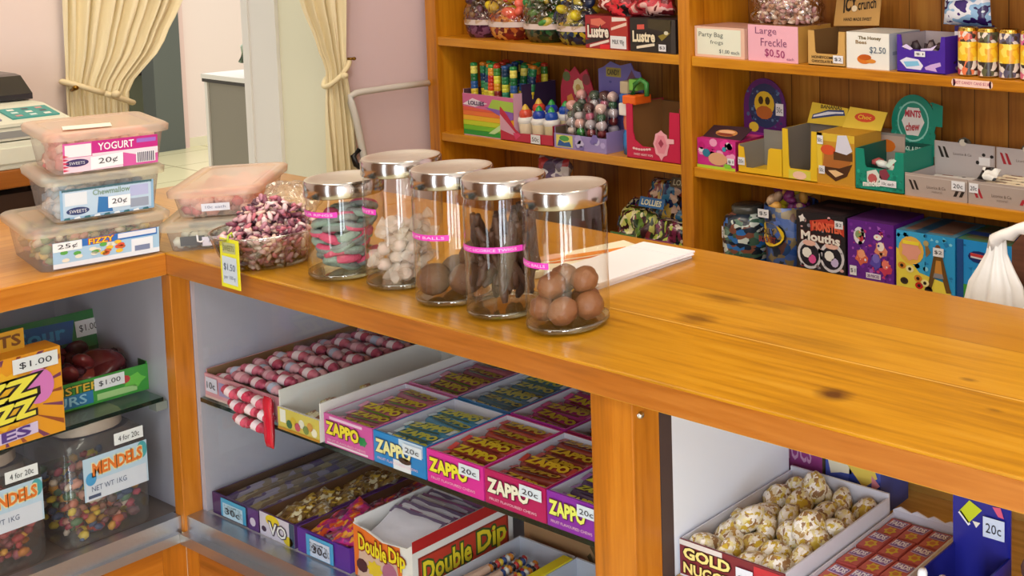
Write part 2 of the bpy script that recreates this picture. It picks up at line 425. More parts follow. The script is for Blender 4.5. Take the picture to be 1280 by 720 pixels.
b = MB(); b.box(-.014, 1.112, -.014, .562, .882, .9, mat('white_laminate', '#f0efe9', .3)); b.build('counter_top', t)
b = MB(); b.box(-.008, .012, -.006, 0, 0, .868, mat('white_laminate', '#f0efe9', .3)); b.build('corner_strip', t)
t = thing('desk_phone', 'black desk phone with pale green back standing on the grey counter', 'phone', (-2.63, 1.53, FLOOR+.9))
b = MB(); b.prism([(0, 0), (1, 0), (1, .45), (.25, 1), (0, .9)], Face((-.06, 0, 0), (1, 0, 0), (0, 0, 1), .16, .13), mat('black_plastic', '#17181a', .4), .14); b.build('body', t)
b = MB(); b.tube([(-.07, -.02, .06), (-.05, -.02, .12), (.0, -.02, .15), (.06, -.02, .155)], .012, mat('mint_plastic', '#b8cdb6', .4)); b.build('handset', t)

# curtains in the opening
CURT = mat('cream_curtain_cloth', '#f4e6bd', .85, bump=.15, bscale=400)
TIE = mat('cream_tie_cloth', '#f0e0b4', .8)
def curtain(name, label, pts_l, pts_r, tie_z, tie_y, folds, pinch):
    """pts: (z, y) of the two side edges; the cloth is gathered at tie_z"""
    def at(pts, z):
        if z >= pts[0][0]: return pts[0][1]
        for (z0, y0), (z1, y1) in zip(pts, pts[1:]):
            if z1 <= z <= z0:
                k = (z0-z)/(z0-z1); k = k*k*(3-2*k)*.5 + k*.5; return y0 + (y1-y0)*k
        return pts[-1][1]
    t = thing(name, label, 'curtain', (-1.165, tie_y, FLOOR)); b = MB(); nu, nv = 90, 70; V = []; Fs = []
    for j in range(nv+1):
        z = 1.2 - (1.2-FLOOR-.01)*j/nv; a, e = at(pts_l, z), at(pts_r, z)
        g = min(1, abs(z - tie_z)/.35); amp = .006 + .014*g*(1 if z > tie_z else .8)
        for i in range(nu+1):
            s = i/nu; y = a + (e-a)*(s + .012*math.sin(s*folds*PI*2*.5+1))
            ph = s*folds*2*PI + .6*math.sin(z*3 + s*4)
            V.append((amp*math.sin(ph) + .004*math.sin(ph*2.3+z*7) - .012*(1-g), y-tie_y, z-FLOOR))
    for j in range(nv):
        for i in range(nu): q = j*(nu+1)+i; Fs.append((q, q+1, q+nu+2, q+nu+1))
    b.add(V, Fs, CURT, True); o = b.build('drape', t)
    b = MB(); a, e = at(pts_l, tie_z)-tie_y, at(pts_r, tie_z)-tie_y; zc = tie_z-FLOOR
    path = []
    for i in range(25):
        q = 2*PI*i/24; path.append(((.028)*math.cos(q)-.01, (a+e)/2 + (e-a)/2*1.05*math.sin(q), zc + pinch*(math.sin(q))*.035))
    b.tube(path, .007, TIE, 8); b.ball((.03, (a+e)/2+(.02 if pinch < 0 else -.0), zc-.004), .010, TIE, 2, .3); b.build('tieback', t)
    return t
lc = curtain('curtain', 'cream curtain tied back at the left of the doorway', [(.5, .335), (-.95, .335)], [(.5, .70), (.353, .60), (.25, .555), (.137, .47), (-.1, .452), (-.95, .47)], .137, .40, 11, -1)
b = MB(); b.ball((.02, -.055, .137-FLOOR+.02), .0065, mat('brass', '#8d6a2a', .3, 1.)); b.tube([(0, -.055, 1.1), (.02, -.055, 1.105)], .004, mat('brass', '#8d6a2a', .3, 1.)); b.build('hook', lc)
rc = curtain('curtain', 'narrow cream curtain tied back at the right of the doorway', [(.5, .80), (.337, .885), (.2, .93), (.135, .953), (.0, .945), (-.95, .93)], [(.5, 1.035), (.135, 1.018), (0, 1.03), (-.95, 1.04)], .120, .985, 5, 1)
b = MB(); b.ball((.01, .042, .16-FLOOR), .0055, mat('brass', '#8d6a2a', .3, 1.)); b.tube([(0, .028, 1.11), (.01, .042, 1.11)], .004, mat('brass', '#8d6a2a', .3, 1.)); b.build('hook', rc)

t = thing('hand_rail', 'bent white pipe rail on the mauve wall beside the shelves', 'rail', (-1.15, 1.04, FLOOR))
b = MB(); P = [(0, -.03+.06, 0), (0, -.03+.06, .3), (0, .01, .72), (0, 0, .815), (0, -.018, .93), (0, -.031, .985), (0, -.03, 1.002), (0, -.015, 1.0095), (0, .005, 1.011), (0, .11, 1.013), (0, .212, 1.013)]
b.tube(P, .0098, mat('white_pipe', '#dcd8cf', .35), 10); b.build('pipe', t)
b = MB(); b.tube([(.0, 0, .78), (.0, -.025, .80), (-.003, -.03, .825), (0, -.012, .842)], .008, mat('black_plastic', '#17181a', .4)); b.build('rubber_clip', t)

# ------------------------------------------------------------------ counter carcass
T = .038
b = MB(); b.box(0, 2.6, 0, .456, -T, 0, PINE, b=.0025); b.box(-.55, .0, .0, .456, -T, 0, PINE, b=.0025)
b.box(0, 2.6, -.0006, .001, -T+.002, -.003, EDGE)
solo(b, 'worktop', 'long varnished pine counter top with knots under the glass jars', 'counter top')
b = MB(); b.box(-.55, .0, -1.6, -.0005, -T, 0, TOP_Y, b=.0025); b.box(-.001, .0006, -1.6, -.001, -T+.002, -.003, EDGE_Y)
solo(b, 'worktop', 'short pine counter top under the stack of three tubs', 'counter top')

def screw(parent, p, ax):
    b = MB(); M = Matrix.Translation(p) @ (Matrix.Rotation(-PI/2, 4, 'X') if ax == 'y' else Matrix.Rotation(PI/2, 4, 'Y'))
    b.lathe([(.0, .0045), (.003, .004), (.0045, .002), (.005, 0)][::-1], SCREWM, 12, M); b.build('screw', parent)

# middle case: x 0 .. 1.06
t = thing('display_case', 'pine and glass display case full of fruit bar boxes under the long counter', 'display case', (0, 0, FLOOR))
Z = -FLOOR
b = MB(); b.box(.998, 1.074, .018, .062, Z-.95+.0, Z-T, POST, b=.002); b.build('post', t)
b = MB(); b.box(1.062, 1.0735, .0625, .083, Z-.5, Z-T, mat('dark_channel', '#4a3b3a', .5)); b.build('glass_channel', t)
b = MB(); b.box(1.056, 1.0735, .083, .312, Z-.46, Z-T, WPANEL); b.build('side_panel', t).name = 'side_panel'
b = MB(); b.box(-.0215, .018, .0305, .44, Z-.49, Z-T, LILAC); b.build('side_panel', t)
b = MB(); b.box(.018, 1.056, .428, .44, Z-.49, Z-T, LILAC); b.build('back_panel', t)
b = MB(); b.box(.0, 1.056, .03, .44, Z-.49, Z-.4615, mat('case_floor', '#b0aeb4', .4)); b.build('floor_board', t)
b = MB(); b.box(-.0035, 1.0, .0045, .03, Z-.505, Z-.4605, ALU); b.box(.0065, 1.0, -.008, .0045, Z-.505, Z-.487, ALU); b.build('sill', t)
for x in (.105, .62): screw(t, (x, .0045, Z-.474), 'y')
b = MB(); b.box(-.0115, 1.0, .012, .03, 0, Z-.505, PANELW); b.build('base_panel', t)
b = MB(); b.box(-.0038, 1.0, .006, .012, Z-.56, Z-.507, EDGE); b.box(-.0037, .035, .0055, .012, 0, Z-.507, POST); b.build('base_frame', t)
b = MB(); b.box(.02, 1.054, .03, .426, Z-.2645, Z-.2575, SHELFGLASS); b.box(.02, 1.054, .0292, .03, Z-.2645, Z-.2575, GLASSEDGE); b.build('glass_shelf', t)
b = MB(); b.add([(.028, .022, Z-.462), (.998, .022, Z-.462), (.998, .022, Z-T), (.028, .022, Z-T)], [(0, 1, 2, 3)], PANE); b.build('glass_pane', t)
b = MB(); b.box(.018, .05, .04, .055, Z-.275, Z-.265, mat('grey_plastic', '#8b8f88', .4)); b.build('shelf_clip', t)
screw(t, (1.0745, .03, Z-.066), 'x')

# right case beyond the post
t = thing('display_case', 'display case right of the post holding the gold nugget tray', 'display case', (1.0745, 0, FLOOR))
b = MB(); b.box(0, 1.4, .428, .446, 0, Z-T, wood('case_back_pine', '#ecc878', '#d8ae5c', '#b88840', 'X', .45, 8)); b.build('back_panel', t)
b = MB(); b.box(0, 1.4, .427, .428, Z-.305+.06, Z-.305+.063, mat('groove_dark', '#5a431c', .7)); b.build('groove', t)
b = MB(); b.box(.0005, 1.4, .05, .427, Z-.323, Z-.3055, wood('case_shelf_pine', '#f0d08a', '#dcb668', '#bd904a', 'X', .45, 8)); b.build('shelf', t)
b = MB(); b.box(0, 1.4, .02, .427, Z-.505, Z-.46, mat('case_floor', '#b0aeb4', .4)); b.build('floor_board', t)
b = MB(); b.box(0, 1.4, .012, .02, 0, Z-.46, PANELW); b.build('base_panel', t)
b = MB(); b.box(1.36, 1.4, .02, .427, Z-.46, Z-T, WPANEL); b.build('side_panel', t)

# left case under the short counter, its front faces +x
t = thing('display_case', 'display case left of the corner holding sweet jars and a striped sherbet box', 'display case', (0, 0, FLOOR))
b = MB(); b.box(-.022, .006, .0005, .03, Z-.49, Z-T, POST, b=.001); b.build('post', t)
b = MB(); b.box(-.46, -.0225, .012, .0245, Z-.49, Z-T, LILAC); b.build('side_panel', t)
b = MB(); b.box(-.46, -.448, -1.6, .012, Z-.49, Z-T, LILAC); b.build('back_panel', t)
b = MB(); b.box(-.448, -.03, -1.6, .012, Z-.49, Z-.4615, mat('case_floor_brown', '#6a5d58', .35)); b.build('floor_board', t)
b = MB(); b.box(-.03, -.004, -1.6, 0, Z-.503, Z-.4605, ALU); b.box(-.004, .006, -1.6, -.006, Z-.503, Z-.487, ALU); b.build('sill', t)
b = MB(); b.box(-.03, -.012, -1.6, 0, 0, Z-.503, PANELW); b.build('base_panel', t)
b = MB(); b.box(-.012, -.006, -1.6, .005, Z-.56, Z-.507, EDGE_Y); b.box(-.012, -.004, -.03, .005, 0, Z-.507, POST); b.build('base_frame', t)
b = MB(); b.box(-.446, -.052, -1.6, .006, Z-.2695, Z-.2625, SHELFGLASS); b.box(-.052, -.0515, -1.6, .006, Z-.2695, Z-.2625, GLASSEDGE); b.build('glass_shelf', t)
b = MB(); b.box(-.075, -.05, -.006, .011, Z-.284, Z-.2696, mat('grey_plastic', '#8b8f88', .4)); b.build('shelf_clip', t)
b = MB(); b.add([(-.0225, -1.6, Z-.462), (-.0225, -.001, Z-.462), (-.0225, -.001, Z-T), (-.0225, -1.6, Z-T)], [(0, 1, 2, 3)], PANE); b.build('glass_pane', t)

# ------------------------------------------------------------------ wall shelves
t = thing('shelf_unit', 'wide pine wall shelves with board back, full of sweets', 'shelves', (0, 1.257, FLOOR))
D = .222
for x0, x1 in ((-1.155, -1.105), (-.092, -.050), (1.16, 1.21)):
    b = MB(); b.box(x0, x1, -.004, D, 0, 2.4, UPRIGHT, b=.002); b.build('upright', t)
for (x0, x1) in ((-1.1045, -.0925), (-.0495, 1.1595)):
    for zt in (.507, .208, -.088, -.384, -.68):
        b = MB(); b.box(x0, x1, 0, D-.002, Z+zt-.026, Z+zt, SHELFW, b=.002); b.build('shelf', t)
    b = MB(); b.box(x0, x1, D, D+.014, 0, 2.4, BOARD); b.build('back_board', t)
b = MB(); F = Face((.762, -.0005, Z+.208-.022), (1, 0, 0), (0, 0, 1), .108, .017)
b.rect(F, .03, 0, .97, 1, C('#f6cfc0'), 1); b.disc(F, .04, .5, .05, .5, C('#f6cfc0'), 1); b.disc(F, .96, .5, .05, .5, C('#f6cfc0'), 1)
b.text(F, 'HOT CANDY CANS $2.50', .06, .3, .94, .75, C('#b03a6a'), 2, off=0.); b.build('shelf_label', t)['label'] = 'pink paper label on the shelf edge under the cans'
# ------------------------------------------------------------------ tubs on the counter
TUBP = clear('tub_plastic', '#f3f1ee', .8, .12, .02, film=.16)
LIDP = clear('lid_plastic', '#f3eedd', .8, .25, .02, film=.26)
LIDPINK = clear('pink_lid_plastic', '#f4e0cc', .8, .25, .02, film=.36)
def rrect(x0, x1, y0, y1, r, n=4):
    pts = []
    for cx, cy, a in ((x1-r, y0+r, -PI/2), (x1-r, y1-r, 0), (x0+r, y1-r, PI/2), (x0+r, y0+r, PI)):
        for i in range(n+1): q = a + PI/2*i/n; pts.append((cx+r*math.cos(q), cy+r*math.sin(q)))
    return pts
def loft(mb, rings, m, smooth=True, cap0=True, cap1=False):
    n = len(rings[0][0]); V = []; Fs = []
    for pts, z in rings: V += [(x, y, z) for x, y in pts]
    for j in range(len(rings)-1):
        for i in range(n): Fs.append((j*n+i, j*n+(i+1) % n, (j+1)*n+(i+1) % n, (j+1)*n+i))
    mb.add(V, Fs, m, smooth)
    if cap0: mb.add([(x, y, rings[0][1]) for x, y in rings[0][0]], [list(range(n))[::-1]], m)
    if cap1: mb.add([(x, y, rings[-1][1]) for x, y in rings[-1][0]], [list(range(n))], m)
def tub(label, loc, rz, w, d, h, lidm, deco, fill_mats, fill_n, fill_r, fill_h, fill_label, flat=(1, 1, 1)):
    t = thing('sweet_tub', label, 'tub', loc, rz)
    b = MB(); k = .008
    loft(b, [(rrect(k, w-k, k, d-k, .014), 0), (rrect(0, w, 0, d, .018), h)], TUBP); b.build('body', t)
    b = MB()
    loft(b, [(rrect(-.007, w+.007, -.007, d+.007, .022), h-.004), (rrect(-.008, w+.008, -.008, d+.008, .022), h+.006), (rrect(-.004, w+.004, -.004, d+.004, .02), h+.0095),
             (rrect(.008, w-.008, .008, d-.008, .016), h+.0095), (rrect(.012, w-.012, .012, d-.012, .014), h+.007)], lidm, True, False, True); b.build('lid', t)
    F = Face((k+.006, k*.6-.0012, .004), (1, 0, 0), (0, -k*.93, h), w-2*k-.010, h-.012)
    b = MB(); deco(b, F); b.build('label', t)
    # the sweets inside
    hb = MB(); heap(hb, k+.008, w-k-.008, k+.008, d-k-.008, .006, fill_h, fill_n, fill_r, fill_mats, int(w*1e4), flat)
    c = hb.build('loose_sweets', None, loc, rz); tag(c, fill_label, 'sweets', None, 'stuff')
    return t
def deco_mix(b, F):
    b.rect(F, 0.05, 0, 1, .86, C('#a9cdea'), 1); b.rect(F, .05, 0, 1, .16, C('#e4ecf6'), 2); b.rect(F, .30, .62, .98, .86, C('#2f6fc0'), 2); b.rect(F, .62, .68, .97, .84, C('#e3e6f2'), 3)
    b.text(F, 'FIZZY', .36, .65, .58, .83, C('#f3d53a'), 3, out=C('#c2292f'))
    R = random.Random(3)
    for i in range(22): b.disc(F, R.uniform(.12, .7), R.uniform(.24, .58), .035, .07, R.choice([C('#e2553a'), C('#f0c23c'), C('#5aa94a'), C('#e8e3d2'), C('#d1663e')]), 3+i % 2, 8)
    b.rect(F, .74, .14, .94, .58, C('#e9eef7'), 3); b.rect(F, .77, .16, .91, .34, C('#7a86a8'), 4); b.rect(F, .05, .56, .30, .86, C('#f4f4f6'), 5); b.text(F, '25¢', .09, .62, .26, .8, INK, 6, off=0.)
def deco_blue(b, F):
    b.rect(F, 0, 0, 1, .93, C('#8db6d8'), 1); b.rect(F, 0.03, .06, .97, .88, C('#bcd3e8'), 2); b.rect(F, .02, .86, .98, .93, C('#3a6470'), 2)
    b.rect(F, .05, .42, .28, .82, C('#dfe6ef'), 3); b.disc(F, .18, .24, .12, .12, C('#2b3a70'), 3); b.text(F, 'SWEETS', .09, .19, .27, .29, WHITE, 4, off=0.)
    b.text(F, 'Chewmallow', .34, .66, .74, .84, C('#7d9a86'), 3); b.poly(F, [(.38, .1), (.55, .08), (.52, .55), (.40, .6)], C('#2f74b4'), 3)
    b.rect(F, .74, .12, .94, .4, C('#97a0b4'), 3); b.rect(F, .74, .48, .94, .82, C('#b2b8e0'), 3); b.rect(F, .50, .2, .74, .56, C('#f2f4fa'), 5); b.text(F, '20¢', .54, .28, .70, .48, INK, 6, off=0.)
    for i in range(9): b.poly(F, [(.03+i*.105, 0), (.1+i*.105, 0), (.09+i*.105, .07), (.04+i*.105, .05)], C('#e8eef4') if i % 2 else C('#2f6d78'), 4)
def deco_yog(b, F):
    b.rect(F, 0, 0, 1, 1, C('#d85aa4'), 1); b.rect(F, .3, .58, 1, 1, C('#c51f86'), 2); b.rect(F, 0.0, 0, .62, .5, C('#f1d3e2'), 2); b.poly(F, [(.3, .5), (.62, .5), (.85, .3), (1, .36), (1, .58), (.3, .58)], C('#f6dce8'), 3)
    b.text(F, 'YOGURT', .36, .66, .74, .92, C('#f4f0f6'), 3); b.rect(F, .77, .78, .98, .92, C('#9d6ac8'), 3); b.rect(F, .02, .52, .29, .94, C('#f1eaf0'), 3)
    b.disc(F, .14, .32, .12, .13, C('#3a2a66'), 4); b.text(F, 'SWEETS', .06, .27, .22, .37, WHITE, 5, off=0.); b.rect(F, .76, .08, .97, .46, C('#f0eef2'), 4)
    for i in range(9): b.rect(F, .775+i*.021, .1, .787+i*.021, .44, C('#4c4660'), 5)
    b.poly(F, [(.28, .04), (.62, .1), (.62, .52), (.28, .46)], C('#f7f6fa'), 5); b.text(F, '20¢', .36, .16, .56, .4, INK, 6, off=0., slant=.02)
    for i in range(5): b.poly(F, [(0, .05+i*.12), (.06, .08+i*.12), (0, .14+i*.12)], C('#d23a5a'), 5)
MIX = [C('#d9a08c'), C('#c9b98a'), C('#7e5a45'), C('#8ba06a'), C('#e3d9c4'), C('#b96a55'), C('#d8c06a')]
PINKS = [C('#e9a59a'), C('#f0bdb0'), C('#d98a86'), C('#f3d0c4')]
tub('clear tub with pale lid at the bottom of the stack, marked 25¢', (-.030, -.165, 0), math.radians(80), .172, .2, .062, LIDP, deco_mix, MIX, 420, .0095, .050, 'mixed fizzy sweets filling the bottom tub of the stack', (1, .8, .6))
tub('blue labelled tub in the middle of the stack, marked 20¢', (-.045, -.138, .0722), math.radians(78), .148, .18, .0655, LIDP, deco_blue, [C('#cfdbe6'), C('#9fbcd2'), C('#e6eaee')], 150, .010, .05, 'pale blue sweets inside the middle tub of the stack')
tub('pink YOGURT tub on top of the stack, marked 20¢', (-.040, -.132, .1482), math.radians(79), .150, .18, .0605, LIDPINK, deco_yog, PINKS, 220, .012, .05, 'pink yogurt sweets inside the top tub of the stack')
def deco_plain(b, F): b.rect(F, .30, .22, .72, .72, C('#e6e8f2'), 1); b.text(F, '10c each', .36, .4, .66, .58, C('#8b90a8'), 2, off=0.)
def deco_grey(b, F):
    b.rect(F, .1, .22, .46, .82, C('#5a6066'), 1); b.rect(F, .42, .12, 1, .72, C('#dfe1f0'), 2); b.text(F, 'per piece', .52, .34, .9, .52, C('#9aa0b8'), 3, off=0.)
    b.tube([F.p(.36, .9, 6), F.p(.36, .5, 6), F.p(.40, .44, 6), F.p(.44, .5, 6)], .0015, WHITE)
tub('flat white lidded tub under the pink lidded tub', (.006, -.006, 0), math.radians(52), .122, .20, .040, LIDP, deco_grey, [C('#e3ebe4'), C('#cfe0d4'), C('#8a9498')], 120, .009, .024, 'pale sweets inside the flat white lidded tub')
tub('pink lidded tub lying on the flat white tub', (-.016, .018, .0502), math.radians(50), .124, .215, .040, LIDPINK, deco_plain, PINKS + [C('#d56f70')], 240, .011, .03, 'pink sweets inside the pink lidded tub')
# thin white rectangle on the top lid
b = MB(); b.box(0, .062, 0, .040, 0, .0008, C('#f6f3e4')); solo(b, 'lid_patch', 'thin white rectangle lying on the lid of the pink YOGURT tub', 'paper', (-.065, -.105, .1482+.0605+.0097), math.radians(70))

# ------------------------------------------------------------------ glass bowl of wrapped sweets
t = thing('glass_bowl', 'clear glass bowl heaped with pink wrapped sweets', 'bowl', (.205, .056, 0))
BG = clear('bowl_glass', '#f2f4f2', 1.3, .02, .06)
b = MB(); b.lathe([(.0, .002), (.045, .002), (.052, .004), (.066, .022), (.076, .05), (.079, .056), (.081, .057), (.08, .053), (.069, .022), (.055, .001), (.0, 0)], BG, 32); b.build('bowl', t)
b = MB(); b.torus(.0795, .0016, clear('rim_glass', '#f2f7f0', 2.2, .05, .3), Matrix.Translation((0, 0, .057)), 40, 6); b.build('rim', t)
BW = [C('#b97f8e', .3), C('#d7a9ae', .3), C('#8e5364', .3), C('#e9d3d0', .25), C('#c9707e', .3), C('#5c3a48', .3), C('#e8c7b4', .25)]
b = MB()
def inbowl(x, y, z):
    r = math.hypot(x, y); top_ = .05 + .05*max(0, 1-((x+.03)**2+(y-.02)**2)/.0045)
    return r < .05 + .4*min(z, .055)*1.0 - .002 and z < top_
heap(b, -.07, .07, -.07, .07, .006, .10, 1000, .0054, BW, 11, (1.7, .8, .6), 1, inbowl)
solo(b, 'wrapped_sweets', 'small pink and white wrapped sweets heaped in the glass bowl', 'sweets', (.205, .056, 0), kind='stuff')
b = MB(); b.pillow(.105, .07, .04, clear('cello_film', '#fbf3df', 1.2, .12, .12, film=.12), 5, .4, Matrix.Rotation(-.9, 4, 'X')); solo(b, 'film_bag', 'open clear film bag sticking up out of the bowl of wrapped sweets', 'bag', (.165, .098, .058), .55)
t = thing('price_tag', 'yellow price tag hanging from the rim of the glass bowl', 'tag', (.213, -.021, -.018), math.radians(4))
b = MB(); F = front(.046, .078); b.prism([(0, 0), (1, -.03), (1, .98), (0, 1)], F, C('#e4e22e'), .0012); b.poly(F, [(.1, .08), (.9, .05), (.88, .62), (.1, .64)], C('#c9d6e2'), 1)
b.text(F, '$1.50', .2, .34, .8, .5, C('#5a6a86'), 2, off=0., slant=-.02); b.text(F, 'per 100 g', .2, .16, .8, .26, C('#7a88a0'), 2, off=0., slant=-.02); b.rect(F, .15, .70, .85, .92, C('#b9bd86'), 1); b.text(F, 'SWEETS', .2, .75, .8, .87, C('#70743e'), 2, off=0.); b.build('card', t)
b = MB(); b.tube([(.023, -.002, .074), (.023, .0, .083), (.021, .006, .086), (.02, .008, .078)], .0015, C('#b9cf3a')); b.build('clip', t)

# ------------------------------------------------------------------ glass jars
JG = clear('jar_glass', '#fbfbf8', 1.15, .015, .025, 1.5)
JGB = clear('jar_glass_thick', '#e6ece4', 2.4, .03, .12, 1.5)
TAPE = mat('magenta_tape', '#e23cb8', .35)
def jar(label, loc, h, turn, tz, t0, t1, txt):
    t = thing('glass_jar', label, 'jar', loc, 0); R = .054; g = h-.024
    b = MB(); b.lathe([(0, .0015), (.045, .0015), (.051, .004), (R, .012), (R, g-.018), (.0525, g-.008), (.051, g)], JG, 40); b.build('glass_body', t)
    b = MB(); b.lathe([(0, .009), (.044, .008), (.0505, .0085), (.0515, .011), (.0535, .012), (.0538, .007), (.051, .0035), (.045, .001), (0, .0008)], JGB, 40); b.build('thick_base', t)
    b = MB(); b.lathe([(.0505, g-.002), (.0545, g-.0015), (.0552, g), (.0552, h-.003), (.0535, h-.0005)], STEEL, 48); b.lathe([(.0535, h-.0005), (.047, h), (.044, h-.0015), (0, h-.0018)], STEELTOP, 48); b.build('lid', t)
    b = MB(); n = 14; V = []; r = R+.0006; hh = .0085
    for i in range(n+1):
        a = t0 + (t1-t0)*i/n; V += [(r*math.cos(a), r*math.sin(a), tz), (r*math.cos(a), r*math.sin(a), tz+hh)]
    b.add(V, [(2*i, 2*i+2, 2*i+3, 2*i+1) for i in range(n)], TAPE, True)
    # embossed white letters on the tape
    v, f = glyphs(txt, 0.); xs = [p[0] for p in v]; ys = [p[1] for p in v]; P = []
    for p in v:
        a = t0 + (t1-t0)*(.08 + .84*(p[0]-min(xs))/(max(xs)-min(xs))); z = tz + hh*(.28 + .45*(p[1]-min(ys))/(max(ys)-min(ys))); P.append(((r+.0005)*math.cos(a), (r+.0005)*math.sin(a), z))
    b.add(P, f, C('#f7d9f0'))
    b.build('label_tape', t)
    return t
A = math.radians
jar('glass jar nearest the front, steel lid, half full of chocolate balls', (.878, .087, 0), .198, 0, .094, A(234), A(296), 'CHOC BALLS')
jar('glass jar packed with dark chocolate twigs, steel lid', (.752, .087, 0), .198, 0, .098, A(238), A(346), 'CHOC LICORICE TWIGS')
jar('glass jar with a few large chocolate balls at its bottom', (.637, .087, 0), .198, 0, .100, A(240), A(318), 'RUM BALLS')
jar('tall glass jar of clear wrapped pale sweets, second in the row', (.500, .098, 0), .198, 0, .118, A(240), A(286), 'MINTS')
jar('short glass jar of green and pink sugared rings at the end of the row', (.376, .082, 0), .155, 0, .102, A(240), A(318), 'SOUR RINGS')
CHOC = mat('milk_chocolate', '#8a5a3c', .45, bump=.25, bscale=90)
CHOCD = mat('dark_chocolate', '#4a3024', .5, bump=.3, bscale=120)
CHOCM = mat('cocoa_dusted_chocolate', '#6b4830', .6, bump=.3, bscale=90)
def spread_copies(mb_list, name, label, cat, group, poses):
    protos = []
    for i, (loc, rot) in enumerate(poses):
        k = i % len(mb_list)
        if len(protos) <= k:
            o = solo(mb_list[k], name, label, cat, loc, 0, group); o.rotation_euler = rot; protos.append(o)
        else: dup(protos[k], loc, rot)
b1 = MB().ball((0, 0, 0), .0195, CHOC, 3, .10, seed=1); b2 = MB().ball((0, 0, 0), .0185, CHOC, 3, .14, seed=4)
R = random.Random(5); ps = []
for a in (20, 92, 164, 236, 308): ps.append(((.878+.0305*math.cos(A(a)), .087+.0305*math.sin(A(a)), .0295), (a, a*.3, 0)))
for a in (60, 150, 255): ps.append(((.878+.022*math.cos(A(a)), .087+.022*math.sin(A(a)), .0605), (a*.7, a, 1)))
spread_copies([b1, b2], 'chocolate_ball', 'chocolate ball in the glass jar nearest the front', 'chocolate', 'chocolate balls in the front jar', ps)
b1 = MB().ball((0, 0, 0), .0235, CHOCM, 3, .06, seed=2)
spread_copies([b1], 'chocolate_ball', 'large cocoa dusted chocolate ball in the jar left of the chocolate twigs', 'chocolate', 'large chocolate balls', [((.637+x, .087+y, z), (x*90, y*70, 1)) for x, y, z in ((-.010, -.028, .034), (.027, -.002, .034), (-.022, .018, .034), (.012, .026, .060))])
def twig(seed):
    R = random.Random(seed); b = MB(); n = 8; pts = []; L = .088
    for i in range(n+1): pts.append((R.uniform(-.0012, .0012), R.uniform(-.0012, .0012), (i/n-.5)*L))
    b.tube(pts, .0058, CHOCD, 8, [.0035]+[.0058*R.uniform(.85, 1.15) for _ in range(n-1)]+[.0035]); return b
ps = []; R = random.Random(9)
while len(ps) < 74:
    q = len(ps)/74; z = .056 + .062*q + R.uniform(-.006, .006); rr = .043*math.sqrt(R.random()); a = R.uniform(0, 2*PI)
    tilt = R.uniform(.15, .85); yaw_ = R.uniform(0, 2*PI) if len(ps) % 3 else .9 + R.uniform(-.4, .4)
    c = Vector((rr*math.cos(a), rr*math.sin(a), z)); dv = Matrix.Rotation(yaw_, 3, 'Z') @ Matrix.Rotation(tilt, 3, 'X') @ Vector((0, 0, .044))
    if all(math.hypot(p.x, p.y) < .0465 and .013 < p.z < .150 for p in (c+dv, c-dv)): ps.append(((.752+c.x, .087+c.y, c.z), (tilt, 0, yaw_)))
spread_copies([twig(1), twig(2), twig(3)], 'chocolate_twig', 'dark chocolate twig packed in the second jar from the front', 'chocolate', 'chocolate twigs in the jar', ps)
def minty(i):
    m = clear('cello_wrap', '#fbf3ea', .7, .15, .03, film=.4); b = MB(); b.ball((0, 0, 0), .008, [C('#f3e4dc', .3), C('#f6d3cf', .3)][i], 2, .1, sc=(1, .8, .8))
    for s in (-1, 1): b.lathe([(.003, .008), (.0065, .013), (.010, .021)], m, 8, Matrix.Rotation(s*PI/2, 4, 'Y'))
    b.ball((0, 0, 0), .010, m, 2, .2); return b
ps = []; R = random.Random(4)
for i in range(46):
    a = R.uniform(0, 2*PI); r = math.sqrt(R.random())*.033; ps.append(((.5+r*math.cos(a), .098+r*math.sin(a), .018 + .0015*i*(.9+.3*R.random())), (R.uniform(0, 6), R.uniform(0, 6), R.uniform(0, 6))))
spread_copies([minty(0), minty(1)], 'wrapped_mint', 'clear wrapped pale sweet in the second jar of the row', 'sweet', 'clear wrapped sweets in the tall jar', ps)
GR = mat('sugared_grey_green', '#93aba0', .7, bump=.4, bscale=300); PK = mat('sugared_pink', '#d9587c', .7, bump=.4, bscale=300); DG = mat('sugared_dark_grey', '#8a9491', .7, bump=.4, bscale=300)
def ring(m, m2): b = MB(); b.torus(.015, .0062, m, None, 20, 8); b.torus(.015, .0055, m2, Matrix.Translation((0, 0, .0025)), 20, 8); return b
ps = []; R = random.Random(8)
for i in range(46):
    a = i*2.4; r = .030*math.sqrt(((i*7) % 11)/10); ps.append(((.376+r*math.cos(a), .082+r*math.sin(a), .019+.0019*i), (R.uniform(-.5, .5), R.uniform(-.5, .5), 0)))
spread_copies([ring(GR, DG), ring(DG, GR), ring(GR, GR), ring(DG, PK), ring(PK, DG), ring(PK, PK)], 'sugared_ring', 'sugared jelly ring in the short jar', 'sweet', 'sugared rings in the short jar', ps)

